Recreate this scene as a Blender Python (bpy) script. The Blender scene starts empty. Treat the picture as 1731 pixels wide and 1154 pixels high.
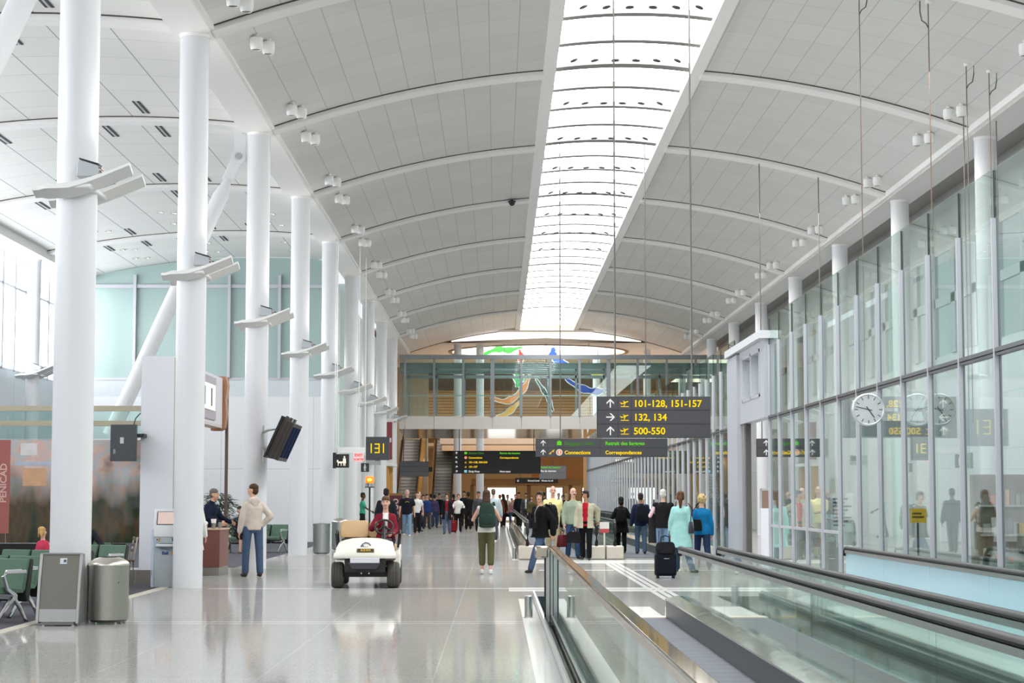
import bpy, bmesh, math, random
from mathutils import Vector, Matrix
R = math.radians
sc = bpy.context.scene
C = sc.collection
random.seed(7)

# ------------------------------------------------------------------ camera
cd = bpy.data.cameras.new('camera'); cam = bpy.data.objects.new('camera', cd); C.objects.link(cam)
cam.location = (0, 0, 1.55)
cam.rotation_euler = (R(90 + 4.698), 0, R(-0.455))
cd.sensor_width = 36; cd.lens = 3200 / 1731 * 36; cd.clip_end = 600
sc.camera = cam

# ------------------------------------------------------------------ world, exposure
w = bpy.data.worlds.new('world'); sc.world = w; w.use_nodes = True
bg = w.node_tree.nodes['Background']
bg.inputs[0].default_value = (0.93, 0.97, 1.0, 1); bg.inputs[1].default_value = 1.0
SKYLIGHT = 10.5; WINDOW = 7.4; LAMP = 7.0
vs = sc.view_settings
vs.view_transform = 'Standard'; vs.look = 'None'; vs.exposure = 0.0; vs.gamma = 1.0; vs.use_curve_mapping = False
cy = sc.cycles
cy.use_denoising = True
cy.max_bounces = 10; cy.diffuse_bounces = 5; cy.glossy_bounces = 5; cy.transparent_max_bounces = 40; cy.transmission_bounces = 6
cy.caustics_reflective = False; cy.caustics_refractive = False
cy.sample_clamp_indirect = 6.0

# ------------------------------------------------------------------ materials
def lin(c):
    return tuple((v / 12.92 if v <= 0.04045 else ((v + 0.055) / 1.055) ** 2.4) for v in c)
def rgb(h):
    return lin(tuple(int(h[i:i + 2], 16) / 255 for i in (0, 2, 4)))
_mats = {}
def nm(name):
    m = bpy.data.materials.new(name); m.use_nodes = True
    return m, m.node_tree.nodes, m.node_tree.links, m.node_tree.nodes['Principled BSDF']
def mat(h, rough=0.5, metal=0.0, emit=0.0, noise=0.06, scale=18.0, bump=0.0, spec=0.5, coat=0.0):
    key = (h, rough, metal, emit, noise, scale, bump, spec, coat)
    if key in _mats: return _mats[key]
    m, N, L, p = nm('finish_' + h)
    c = rgb(h)
    p.inputs['Roughness'].default_value = rough; p.inputs['Metallic'].default_value = metal
    p.inputs['Specular IOR Level'].default_value = spec; p.inputs['Coat Weight'].default_value = coat
    tc = N.new('ShaderNodeTexCoord')
    nt = N.new('ShaderNodeTexNoise'); nt.inputs['Scale'].default_value = scale; nt.inputs['Detail'].default_value = 3
    L.new(tc.outputs['Object'], nt.inputs['Vector'])
    mx = N.new('ShaderNodeMix'); mx.data_type = 'RGBA'
    mx.inputs['A'].default_value = (*[max(0, v * (1 - noise)) for v in c], 1)
    mx.inputs['B'].default_value = (*[min(1, v * (1 + noise)) for v in c], 1)
    L.new(nt.outputs['Fac'], mx.inputs['Factor']); L.new(mx.outputs['Result'], p.inputs['Base Color'])
    if bump:
        b = N.new('ShaderNodeBump'); b.inputs['Strength'].default_value = bump; b.inputs['Distance'].default_value = 0.02
        L.new(nt.outputs['Fac'], b.inputs['Height']); L.new(b.outputs['Normal'], p.inputs['Normal'])
    if emit:
        p.inputs['Emission Color'].default_value = (*c, 1); p.inputs['Emission Strength'].default_value = emit
    _mats[key] = m
    return m
def cloth(h): return mat(h, rough=0.9, noise=0.16, scale=9.0, bump=0.25, spec=0.15)
def glass(tint=(0.93, 0.97, 0.95), name='glass', rough=0.0, ior=1.52):
    key = ('glass', tint, rough, ior)
    if key in _mats: return _mats[key]
    m, N, L, p = nm(name); N.remove(p)
    out = N['Material Output']
    geo = N.new('ShaderNodeNewGeometry')
    mi = N.new('ShaderNodeMix'); mi.data_type = 'FLOAT'
    mi.inputs['A'].default_value = ior; mi.inputs['B'].default_value = 1 / ior
    L.new(geo.outputs['Backfacing'], mi.inputs['Factor'])
    fr = N.new('ShaderNodeFresnel'); L.new(mi.outputs['Result'], fr.inputs['IOR'])
    tr = N.new('ShaderNodeBsdfTransparent'); tr.inputs[0].default_value = (*tint, 1)
    gl = N.new('ShaderNodeBsdfGlossy'); gl.inputs['Roughness'].default_value = rough; gl.inputs[0].default_value = (0.95, 1, 0.98, 1)
    mx = N.new('ShaderNodeMixShader')
    L.new(fr.outputs[0], mx.inputs[0]); L.new(tr.outputs[0], mx.inputs[1]); L.new(gl.outputs[0], mx.inputs[2])
    L.new(mx.outputs[0], out.inputs[0])
    _mats[key] = m
    return m
def frosted(tint, opac, name='frosted_glass'):
    key = ('fr', tint, opac)
    if key in _mats: return _mats[key]
    m, N, L, p = nm(name)
    p.inputs['Base Color'].default_value = (*tint, 1); p.inputs['Roughness'].default_value = 0.12
    out = N['Material Output']; tr = N.new('ShaderNodeBsdfTransparent'); tr.inputs[0].default_value = (*tint, 1)
    mx = N.new('ShaderNodeMixShader'); mx.inputs[0].default_value = opac
    L.new(tr.outputs[0], mx.inputs[1]); L.new(p.outputs[0], mx.inputs[2]); L.new(mx.outputs[0], out.inputs[0])
    _mats[key] = m
    return m
def emis(h, s):
    key = ('em', h, s)
    if key in _mats: return _mats[key]
    m, N, L, p = nm('lit_' + h); N.remove(p)
    e = N.new('ShaderNodeEmission'); e.inputs[0].default_value = (*rgb(h), 1); e.inputs[1].default_value = s
    L.new(e.outputs[0], N['Material Output'].inputs[0]); _mats[key] = m
    return m
def grid_mat(name, base, line, sx, sy, wx, wy, ox=0.0, oy=0.0, rough=0.5, vary=0.04, ax='XY', bumpy=0.0):
    """panels with joints at fixed spacing along two of the object's axes"""
    m, N, L, p = nm(name)
    p.inputs['Roughness'].default_value = rough
    tc = N.new('ShaderNodeTexCoord'); sp = N.new('ShaderNodeSeparateXYZ'); L.new(tc.outputs['Object'], sp.inputs[0])
    def M(op, a, b=None):
        n = N.new('ShaderNodeMath'); n.operation = op
        for i, v in enumerate((a, b)):
            if v is None: continue
            if isinstance(v, (int, float)): n.inputs[i].default_value = v
            else: L.new(v, n.inputs[i])
        return n.outputs[0]
    def axis(k, s, o):
        return M('DIVIDE', M('ADD', sp.outputs[k], 1000 * s + o), s)
    fx, fy = axis(ax[0], sx, ox), axis(ax[1], sy, oy)
    gx = M('LESS_THAN', M('FRACT', fx), wx / sx); gy = M('LESS_THAN', M('FRACT', fy), wy / sy)
    ln = M('MAXIMUM', gx, gy)
    cb = N.new('ShaderNodeCombineXYZ'); L.new(M('FLOOR', fx), cb.inputs[0]); L.new(M('FLOOR', fy), cb.inputs[1])
    wn = N.new('ShaderNodeTexWhiteNoise'); wn.noise_dimensions = '2D'; L.new(cb.outputs[0], wn.inputs[0])
    c = rgb(base)
    m1 = N.new('ShaderNodeMix'); m1.data_type = 'RGBA'; L.new(wn.outputs[0], m1.inputs['Factor'])
    m1.inputs['A'].default_value = (*[v * (1 - vary) for v in c], 1); m1.inputs['B'].default_value = (*[min(1, v * (1 + vary)) for v in c], 1)
    m2 = N.new('ShaderNodeMix'); m2.data_type = 'RGBA'; L.new(ln, m2.inputs['Factor'])
    L.new(m1.outputs['Result'], m2.inputs['A']); m2.inputs['B'].default_value = (*rgb(line), 1)
    L.new(m2.outputs['Result'], p.inputs['Base Color'])
    if bumpy:
        b = N.new('ShaderNodeBump'); b.inputs['Strength'].default_value = bumpy; b.inputs['Distance'].default_value = 0.01; b.invert = True
        L.new(ln, b.inputs['Height']); L.new(b.outputs['Normal'], p.inputs['Normal'])
    return m

def polished(h, cap, rough=0.05):
    m, N, L, p = nm('polished_' + h); N.remove(p)
    df = N.new('ShaderNodeBsdfDiffuse'); df.inputs[0].default_value = (*rgb(h), 1)
    gl = N.new('ShaderNodeBsdfGlossy'); gl.inputs['Roughness'].default_value = rough; gl.inputs[0].default_value = (0.9, 0.92, 0.88, 1)
    fr = N.new('ShaderNodeFresnel'); fr.inputs[0].default_value = 1.5
    mi = N.new('ShaderNodeMath'); mi.operation = 'MINIMUM'; mi.inputs[1].default_value = cap; L.new(fr.outputs[0], mi.inputs[0])
    mx = N.new('ShaderNodeMixShader'); L.new(mi.outputs[0], mx.inputs[0]); L.new(df.outputs[0], mx.inputs[1]); L.new(gl.outputs[0], mx.inputs[2])
    L.new(mx.outputs[0], N['Material Output'].inputs[0])
    return m

# ------------------------------------------------------------------ mesh builder
class MB:
    def __init__(s): s.v = []; s.f = []; s.m = []
    def add(s, vs_, fs, mi=0):
        n = len(s.v); s.v += [tuple(q) for q in vs_]
        for q in fs: s.f.append([i + n for i in q]); s.m.append(mi)
        return s
    def box(s, x0, x1, y0, y1, z0, z1, mi=0):
        v = [(x, y, z) for z in (z0, z1) for y in (y0, y1) for x in (x0, x1)]
        return s.add(v, [(0, 2, 3, 1), (4, 5, 7, 6), (0, 1, 5, 4), (2, 6, 7, 3), (0, 4, 6, 2), (1, 3, 7, 5)], mi)
    def obox(s, c, ux, uy, uz, mi=0):
        c, ux, uy, uz = map(Vector, (c, ux, uy, uz))
        v = [c + ux * a + uy * b + uz * d for d in (-.5, .5) for b in (-.5, .5) for a in (-.5, .5)]
        return s.add(v, [(0, 2, 3, 1), (4, 5, 7, 6), (0, 1, 5, 4), (2, 6, 7, 3), (0, 4, 6, 2), (1, 3, 7, 5)], mi)
    def rings(s, rr, mi=0, cap=True, closed=False):
        n = len(rr[0]); vs_ = [p for r in rr for p in r]; fs = []
        K = len(rr)
        for k in range(K if closed else K - 1):
            a, b = k * n, ((k + 1) % K) * n
            for i in range(n):
                j = (i + 1) % n; fs.append((a + i, a + j, b + j, b + i))
        if cap and not closed:
            fs.append(tuple(range(n - 1, -1, -1))); fs.append(tuple((K - 1) * n + i for i in range(n)))
        return s.add(vs_, fs, mi)
    def cyl(s, p, q, r0, r1=None, n=16, mi=0):
        p, q = Vector(p), Vector(q); r1 = r0 if r1 is None else r1
        d = (q - p).normalized(); a = d.orthogonal().normalized(); b = d.cross(a)
        ring = lambda c, r: [c + a * (r * math.cos(2 * math.pi * i / n)) + b * (r * math.sin(2 * math.pi * i / n)) for i in range(n)]
        return s.rings([ring(p, r0), ring(q, r1)], mi)
    def tube(s, pts, r, n=8, mi=0, closed=False, ry=None, up=(0, 0, 1)):
        pts = [Vector(p) for p in pts]; up = Vector(up); rr = []; K = len(pts)
        ry = r if ry is None else ry
        for k, p in enumerate(pts):
            if closed: d = pts[(k + 1) % K] - pts[k - 1]
            else: d = pts[min(k + 1, K - 1)] - pts[max(k - 1, 0)]
            d.normalize(); a = d.cross(up)
            if a.length < 1e-3: a = d.cross(Vector((1, 0, 0)))
            a.normalize(); b = a.cross(d)
            rad = r[k] if isinstance(r, (list, tuple)) else r
            rb = rad if isinstance(r, (list, tuple)) else ry
            rr.append([p + a * (rad * math.cos(2 * math.pi * i / n)) + b * (rb * math.sin(2 * math.pi * i / n)) for i in range(n)])
        return s.rings(rr, mi, True, closed)
    def lathe(s, prof, n=24, c=(0, 0, 0), mi=0, sx=1, sy=1):
        c = Vector(c)
        rr = [[c + Vector((r * sx * math.cos(2 * math.pi * i / n), r * sy * math.sin(2 * math.pi * i / n), z)) for i in range(n)] for r, z in prof]
        return s.rings(rr, mi)
    def ell(s, c, r, n=12, m=8, mi=0, rot=None):
        c = Vector(c); rr = []
        for k in range(m + 1):
            t = math.pi * k / m; z = -math.cos(t); q = max(math.sin(t), 0.02)
            ring = []
            for i in range(n):
                p = Vector((r[0] * q * math.cos(2 * math.pi * i / n), r[1] * q * math.sin(2 * math.pi * i / n), r[2] * z))
                if rot is not None: p = rot @ p
                ring.append(c + p)
            rr.append(ring)
        return s.rings(rr, mi)
    def prism(s, poly, ax, a, b, mi=0):
        """extrude a 2-D polygon along axis ax from a to b"""
        def P(u, v_, t): return {'x': (t, u, v_), 'y': (u, t, v_), 'z': (u, v_, t)}[ax]
        n = len(poly); vs_ = [P(u, v_, a) for u, v_ in poly] + [P(u, v_, b) for u, v_ in poly]
        fs = [tuple(range(n)), tuple(range(2 * n - 1, n - 1, -1))] + [(i, (i + 1) % n, n + (i + 1) % n, n + i) for i in range(n)]
        return s.add(vs_, fs, mi)
    def strip(s, poly, ax, a, b, mi=0):
        """like prism but open polygon, no caps"""
        def P(u, v_, t): return {'x': (t, u, v_), 'y': (u, t, v_), 'z': (u, v_, t)}[ax]
        n = len(poly); vs_ = [P(u, v_, a) for u, v_ in poly] + [P(u, v_, b) for u, v_ in poly]
        return s.add(vs_, [(i, i + 1, n + i + 1, n + i) for i in range(n - 1)], mi)
    def build(s, name, mats, parent=None, smooth=None, bevel=0.0, loc=None, fix=True):
        me = bpy.data.meshes.new(name); me.from_pydata(s.v, [], s.f)
        for m_ in (mats if isinstance(mats, (list, tuple)) else [mats]): me.materials.append(m_)
        me.polygons.foreach_set('material_index', s.m)
        if fix:
            bm = bmesh.new(); bm.from_mesh(me); bmesh.ops.recalc_face_normals(bm, faces=bm.faces); bm.to_mesh(me); bm.free()
        if smooth:
            me.polygons.foreach_set('use_smooth', [True] * len(me.polygons)); me.set_sharp_from_angle(angle=R(smooth))
        o = bpy.data.objects.new(name, me); C.objects.link(o)
        if parent is not None: o.parent = parent
        if loc is not None: o.location = loc
        if bevel:
            b = o.modifiers.new('bevel', 'BEVEL'); b.width = bevel; b.segments = 2; b.limit_method = 'ANGLE'; b.angle_limit = R(40)
            for p in me.polygons: p.use_smooth = True
            me.set_sharp_from_angle(angle=R(60))
        return o
def tag(o, label, cat, group=None):
    o['label'] = label; o['category'] = cat
    if group: o['group'] = group
    return o
def thing(name, label, cat, loc=(0, 0, 0), rz=0.0, group=None):
    o = bpy.data.objects.new(name, None); o.empty_display_size = 0.1; C.objects.link(o)
    o.location = loc; o.rotation_euler = (0, 0, rz)
    return tag(o, label, cat, group)
def struct(o):
    o['kind'] = 'structure'; return o
def dup(root, loc=None, rz=None, label=None, group=None):
    r = root.copy(); C.objects.link(r)
    if loc is not None: r.location = loc
    if rz is not None: r.rotation_euler = (0, 0, rz)
    if label: r['label'] = label
    if group: r['group'] = group
    for ch in list(root.children):
        c = ch.copy(); C.objects.link(c); c.parent = r
        for g in list(ch.children):
            d = g.copy(); C.objects.link(d); d.parent = c
    return r
def text(name, s, size, loc, m, parent=None, align='LEFT', rot=(math.pi / 2, 0, 0), bold=0.02, ext=0.004, sx=1.0):
    cu = bpy.data.curves.new(name, 'FONT'); cu.body = s; cu.size = size; cu.align_x = align; cu.extrude = ext; cu.offset = bold * size
    cu.resolution_u = 3
    tmp = bpy.data.objects.new('tmp', cu); C.objects.link(tmp)
    dg = bpy.context.evaluated_depsgraph_get()
    me = bpy.data.meshes.new_from_object(tmp.evaluated_get(dg)); bpy.data.objects.remove(tmp); bpy.data.curves.remove(cu)
    me.materials.clear(); me.materials.append(m)
    o = bpy.data.objects.new(name, me); C.objects.link(o)
    if parent is not None: o.parent = parent
    o.location = loc; o.rotation_euler = rot; o.scale = (sx, 1, 1)
    return o

M_white = mat('e9e9e6', 0.45, noise=0.02)
M_col = mat('dfdfe1', 0.35, noise=0.01)
M_rib = mat('f7f5f2', 0.5, noise=0.01)
M_steel = mat('b9bab8', 0.28, 1.0, noise=0.04)
M_brush = mat('a9a59c', 0.38, 1.0, noise=0.08, scale=40)
M_chrome = mat('d8d8d8', 0.12, 1.0, noise=0.02)
M_black = mat('141414', 0.45, noise=0.1)
M_rubber = mat('191716', 0.55, noise=0.1, spec=0.3)
M_dark = mat('26262a', 0.5, noise=0.05)
M_alu = mat('c3c2c9', 0.4, 0.35, noise=0.02)
M_seal = mat('2b2f38', 0.6)
M_glass = glass((0.86, 0.925, 0.905))
M_wgl = glass((0.88, 0.94, 0.92), 'walkway_glass', ior=1.28)
M_gl2 = glass((0.80, 0.91, 0.88), 'green_glass')
M_cable = mat('6b6762', 0.4, 0.6)
# ================================================================== the setting
YB, YE = -6.0, 107.0           # back and end of the vault
RIBS = [23.7 + 9 * k for k in range(-3, 9)]
def zc(x): return 9.72 + 1.35 * (1 - ((x - 2.77) / 7.75) ** 2)
def arcpts(x0, x1, n, dz=0.0): return [(x0 + (x1 - x0) * i / n, zc(x0 + (x1 - x0) * i / n) + dz) for i in range(n + 1)]
def zl(x): return 9.95 - 0.0188 * (x + 8.3) ** 2          # ceiling over the waiting hall on the left

# --- floor: polished terrazzo
def floor_mat():
    m, N, L, p = nm('terrazzo')
    tc = N.new('ShaderNodeTexCoord'); sp = N.new('ShaderNodeSeparateXYZ'); L.new(tc.outputs['Object'], sp.inputs[0])
    def M(op, a, b=None):
        n = N.new('ShaderNodeMath'); n.operation = op
        for i, v in enumerate((a, b)):
            if v is None: continue
            if isinstance(v, (int, float)): n.inputs[i].default_value = v
            else: L.new(v, n.inputs[i])
        return n.outputs[0]
    n1 = N.new('ShaderNodeTexNoise'); n1.inputs['Scale'].default_value = 140; n1.inputs['Detail'].default_value = 2; L.new(tc.outputs['Object'], n1.inputs['Vector'])
    n2 = N.new('ShaderNodeTexNoise'); n2.inputs['Scale'].default_value = 0.35; L.new(tc.outputs['Object'], n2.inputs['Vector'])
    vo = N.new('ShaderNodeTexVoronoi'); vo.inputs['Scale'].default_value = 60; L.new(tc.outputs['Object'], vo.inputs['Vector'])
    f = M('ADD', M('MULTIPLY', n1.outputs[0], 0.5), M('MULTIPLY', vo.outputs['Distance'], 0.5))
    cr = N.new('ShaderNodeValToRGB'); cr.color_ramp.elements[0].position = 0.25; cr.color_ramp.elements[1].position = 0.65
    cr.color_ramp.elements[0].color = (*rgb('83817d'), 1); cr.color_ramp.elements[1].color = (*rgb('aaa8a3'), 1)
    L.new(f, cr.inputs[0])
    def band(axis, c, s, wd):   # line of width wd repeating every s
        return M('LESS_THAN', M('FRACT', M('DIVIDE', M('ADD', sp.outputs[axis], 1000 * s - c), s)), wd / s)
    ln = M('MAXIMUM', band('Y', 23.50, 9.0, 0.035), band('Y', 23.86, 9.0, 0.035))
    ln = M('MAXIMUM', ln, M('MULTIPLY', band('Y', 1.4, 3.0, 0.02), 0.22))
    ln = M('MAXIMUM', ln, M('MULTIPLY', band('X', -5.05, 1.5, 0.015), M('MULTIPLY', M('LESS_THAN', sp.outputs['X'], 0.3), 0.16)))
    def rng(axis, a, b): return M('MULTIPLY', M('GREATER_THAN', sp.outputs[axis], a), M('LESS_THAN', sp.outputs[axis], b))
    def box(x0, x1, y0, y1): return M('MULTIPLY', rng('X', x0, x1), rng('Y', y0, y1))
    wb = box(0.33, 0.56, 3, 29.2)
    for q in ((0.38, 0.56, 47, 100), (0.2, 4.84, 31.5, 32.05), (0.2, 4.84, 32.2, 32.75), (0.9, 4.84, 44.7, 47.3), (0.9, 2.5, 40.4, 40.8), (2.9, 4.84, 40.4, 40.8), (1.25, 2.17, 24.7, 27.1), (-4.9, 0.2, 32.35, 32.45), (2.53, 2.62, 24.5, 45), (2.66, 2.75, 24.5, 45), (2.79, 2.88, 24.5, 45)):
        wb = M('MAXIMUM', wb, box(*q))
    m1 = N.new('ShaderNodeMix'); m1.data_type = 'RGBA'; L.new(M('MAXIMUM', ln, wb), m1.inputs['Factor'])
    L.new(cr.outputs[0], m1.inputs['A']); m1.inputs['B'].default_value = (*rgb('eceae5'), 1)
    rr = M('ADD', M('MULTIPLY', n2.outputs[0], 0.08), 0.03)
    N.remove(p)
    df = N.new('ShaderNodeBsdfDiffuse'); L.new(m1.outputs['Result'], df.inputs[0])
    gl = N.new('ShaderNodeBsdfGlossy'); gl.inputs[0].default_value = (1, 1, 1, 1); L.new(rr, gl.inputs['Roughness'])
    fr = N.new('ShaderNodeFresnel'); fr.inputs[0].default_value = 1.5
    mx = N.new('ShaderNodeMixShader'); L.new(M('MINIMUM', fr.outputs[0], 0.46), mx.inputs[0])
    L.new(df.outputs[0], mx.inputs[1]); L.new(gl.outputs[0], mx.inputs[2]); L.new(mx.outputs[0], N['Material Output'].inputs[0])
    return m
o = struct(MB().box(-16.5, 14, YB, 150, -0.3, 0).build('floor', floor_mat()))
# carpet of the waiting area and its stone border
carpet = mat('57565c', 0.95, noise=0.35, scale=55, bump=0.3, spec=0.1)
struct(MB().box(-14.6, -5.8, 2, 34.9, 0, 0.006).build('floor', carpet))
struct(MB().box(-14.6, -5.8, 42.2, 65.9, 0, 0.006).build('floor', carpet))
struct(MB().box(-5.8, -5.64, 2, 35.2, 0, 0.008).build('trim_1', mat('cbc3b3', 0.35)))

# --- main vault: two perforated-panel curves either side of the skylight
vault = grid_mat('ceiling_panels', 'd9d8d4', 'b2b1ad', 0.6, 9 / 7, 0.018, 0.014, 0.17, -23.7, 0.40, 0.03)
lhall = grid_mat('hall_ceiling_panels', 'ecebe6', 'a5a4a0', 1.14, 1.5, 0.028, 0.012, 0.1, -23.7, 0.5, 0.02)
for i, (x0, x1) in enumerate(((-4.97, 1.05), (4.55, 10.5))):
    p = arcpts(x0, x1, 26); q = [(x, z + 0.12) for x, z in reversed(p)]
    struct(MB().prism(p + q, 'y', YB, YE).build('ceiling', vault, smooth=20))
p = [(-14.3 + 8.65 * i / 24, zl(-14.3 + 8.65 * i / 24)) for i in range(25)]
struct(MB().prism(p + [(x, z + 0.12) for x, z in reversed(p)], 'y', YB, 66.0).build('ceiling', lhall, smooth=20))
# ribs at every column line, with a dark-coloured strip standing in for the shadow gap on one side
kk = 1
def rib(pts, y, name):
    mb = MB()
    lo = [(x, z - 0.10) for x, z in pts]; hi = [(x, z + 0.02) for x, z in reversed(pts)]
    mb.prism(lo + hi, 'y', y - 0.25, y + 0.25, 0)
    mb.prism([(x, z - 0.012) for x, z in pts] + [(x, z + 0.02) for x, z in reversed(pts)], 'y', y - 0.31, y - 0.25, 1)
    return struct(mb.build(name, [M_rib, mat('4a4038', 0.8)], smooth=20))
for y in RIBS:
    rib(arcpts(-4.97, 1.05, 20), y, 'trim_%d' % (kk + 1)); rib(arcpts(4.55, 10.5, 20), y, 'trim_%d' % (kk + 2)); kk += 2
    if y < 62:
        rib([(-14.3 + 8.65 * i / 20, zl(-14.3 + 8.65 * i / 20)) for i in range(21)], y, 'trim_%d' % (kk + 1)); kk += 1
kk += 1
def trim(mb, m, **k):
    global kk
    kk += 1
    return struct(mb.build('trim_%d' % kk, m, **k))
# longitudinal beams on the column lines
trim(MB().box(-5.68, -4.99, YB, YE, 9.62, 9.80), M_rib)
trim(MB().box(-4.99, -4.93, YB, YE, 9.66, 9.86), M_rib)
trim(MB().box(10.46, 10.54, YB, YE, 9.60, 9.86), M_rib)
trim(MB().box(10.54, 11.3, YB, YE, 9.55, 9.80), mat('d2d0cd', 0.5))
trim(MB().box(-15.0, -14.2, YB, 66, 9.04, 9.34), M_rib)
# skylight: curbs, arched glazing bars, luminous panes
sk = thing('skylight', 'long glazed skylight strip along the crown of the vaulted ceiling', 'skylight', (2.8, 0, 0)); sk['kind'] = 'structure'
sk.name = 'window_1'
def skz(x): return 11.20 + 0.10 * (1 - (x / 1.5) ** 2)
for s in (-1, 1):
    a, b = sorted((s * 1.5, s * 1.78))
    MB().box(a, b, YB, YE, 10.93, 11.34).build('curb', M_rib, sk)
ys = [23.7 + 2.25 * k for k in range(-13, 36)]
xs = [-1.5 + 3.0 * i / 10 for i in range(11)]
for i, y in enumerate(ys):
    wd = 0.20 if i % 4 == 1 else 0.135
    MB().prism([(x, skz(x) - 0.13) for x in xs] + [(x, skz(x) - 0.02) for x in reversed(xs)], 'y', y - wd, y + wd).build('glazing_bar', mat('8a8683', 0.7), sk, smooth=20)
MB().strip([(x, skz(x)) for x in xs], 'y', YB, YE).build('pane', emis('f9fcff', SKYLIGHT), sk, fix=False)

# --- columns
def column(x, y, r, z, label, grp, base=True):
    mb = MB().lathe([(r, 0), (r, z - 0.04)], 40, (0, 0, 0))
    c = thing('column', label, 'column', (x, y, 0), 0, grp); c['kind'] = 'structure'
    mb.build('shaft', M_col, c, smooth=30)
    MB().lathe([(r + 0.012, z - 0.06), (r + 0.012, z)], 40).build('collar', M_rib, c, smooth=30)
    return c
for k in range(9):
    column(-5.3, 23.7 + 9 * k, 0.253, 9.62, 'tall round white column in the row along the left of the concourse', 'white columns along the left of the concourse')
for k in range(0, 9):
    column(10.9, 23.7 + 9 * k, 0.243, 9.55, 'round white column standing behind the glass wall on the right', 'white columns behind the glass wall')
for k in range(0, 5):
    column(-14.65, 23.7 + 9 * k, 0.21, 9.04, 'slender round white column in front of the far left windows', 'slender columns by the far left windows')

# --- left outer wall: low spandrel wall and tall daylight windows
wallw = mat('d9dbde', 0.6, noise=0.03)
struct(grid := MB().box(-15.6, -15.3, YB, 66, 0, 5.5).build('wall_left', grid_mat('spandrel_panels', 'c3c9cf', '9aa1a8', 3.0, 2.75, 0.03, 0.03, ax='YZ', rough=0.3)))
wl = thing('window_2', 'tall daylight window wall behind the waiting hall', 'window', (-15.4, 0, 0)); wl['kind'] = 'structure'
for y in [YB + 1.5 * i for i in range(49)]:
    MB().box(-0.04, 0.10, y - 0.06, y + 0.06, 5.5, 9.3).build('mullion', mat('8f959b', 0.5), wl)
for z in (5.5, 8.15, 9.2):
    MB().box(-0.04, 0.08, YB, 66, z, z + 0.07).build('transom', M_alu, wl)
MB().box(-0.02, 0, YB, 66, 5.5, 9.3).build('pane', emis('f4f9ff', WINDOW), wl)
# box-like grey air units at the foot of the windows
trim(MB().box(-15.3, -14.9, 30, 52, 3.2, 5.65), mat('9aa4ad', 0.25, 0.3))
# --- wall across the left hall: white below, greenish glass above
struct(MB().box(-15.3, -5.75, 66.0, 66.2, 0, 5.05).build('wall_end', grid_mat('white_wall_panels', 'e6e7e8', 'c9cacc', 1.6, 2.52, 0.02, 0.02, ax='XZ')))
wg = thing('window_3', 'greenish glass screen closing the end of the left hall', 'window', (0, 66.1, 0)); wg['kind'] = 'structure'
MB().box(-15.2, -5.75, -0.08, 0.08, 5.05, 5.67).build('spandrel', mat('cfd6d9', 0.2), wg)
pts = [(-15.2 + 9.45 * i / 20, zl(-15.2 + 9.45 * i / 20) - 0.02) for i in range(21)]
MB().prism([(-15.2, 5.67)] + pts + [(-5.75, 5.67)], 'y', -0.01, 0.01).build('pane', frosted((0.60, 0.735, 0.71), 0.62), wg)
for x in (-12.67, -9.37, -7.61):
    MB().box(x - 0.05, x + 0.05, -0.16, 0.06, 5.67, 9.3).build('mullion', M_alu, wg)
MB().box(-15.2, -5.75, -0.1, 0.06, 8.85, 8.97).build('transom', M_alu, wg)
MB().box(-15.2, -5.75, -0.1, 0.06, 5.62, 5.70).build('transom', M_alu, wg)
# room behind that screen
struct(MB().box(-15.3, -5.75, 74, 74.2, 0, 9.9).build('wall_end', mat('cfe0dc', 0.6)))
struct(MB().box(-6.3, -6.15, 66.2, 96.5, 0, 9.62).build('wall_left', mat('e3e3e1', 0.55)))
struct(MB().box(-15.3, -6.3, 66.2, 74, 9.9, 10.0).build('ceiling', M_white))

# --- right: solid outer wall behind the glass corridor, with clerestory windows
struct(MB().box(12.2, 12.4, YB, 106, 0, 5.4).build('wall_right', grid_mat('corridor_wall', 'c6c9cb', 'aeb2b8', 3.0, 1.35, 0.025, 0.025, ax='YZ', rough=0.4)))
struct(MB().box(12.2, 12.4, YB, 104, 8.2, 9.8).build('wall_right', mat('c9c8c6', 0.6)))
wr = thing('window_4', 'clerestory window band high behind the glass corridor', 'window', (12.25, 0, 0)); wr['kind'] = 'structure'
MB().box(0.0, 0.02, YB, 104, 5.4, 8.2).build('pane', emis('e4eff0', 0.75), wr)
for y in [YB + 2.25 * i for i in range(49)]:
    MB().box(-0.1, 0.1, y - 0.35, y + 0.12, 5.4, 8.2).build('mullion', mat('a3a6aa', 0.5), wr)
MB().box(-0.1, 0.1, YB, 104, 6.75, 7.0).build('transom', mat('a3a6aa', 0.5), wr)
struct(MB().box(11.3, 12.4, YB, 104, 9.8, 9.95).build('ceiling', mat('8d8b88', 0.7)))

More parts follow.
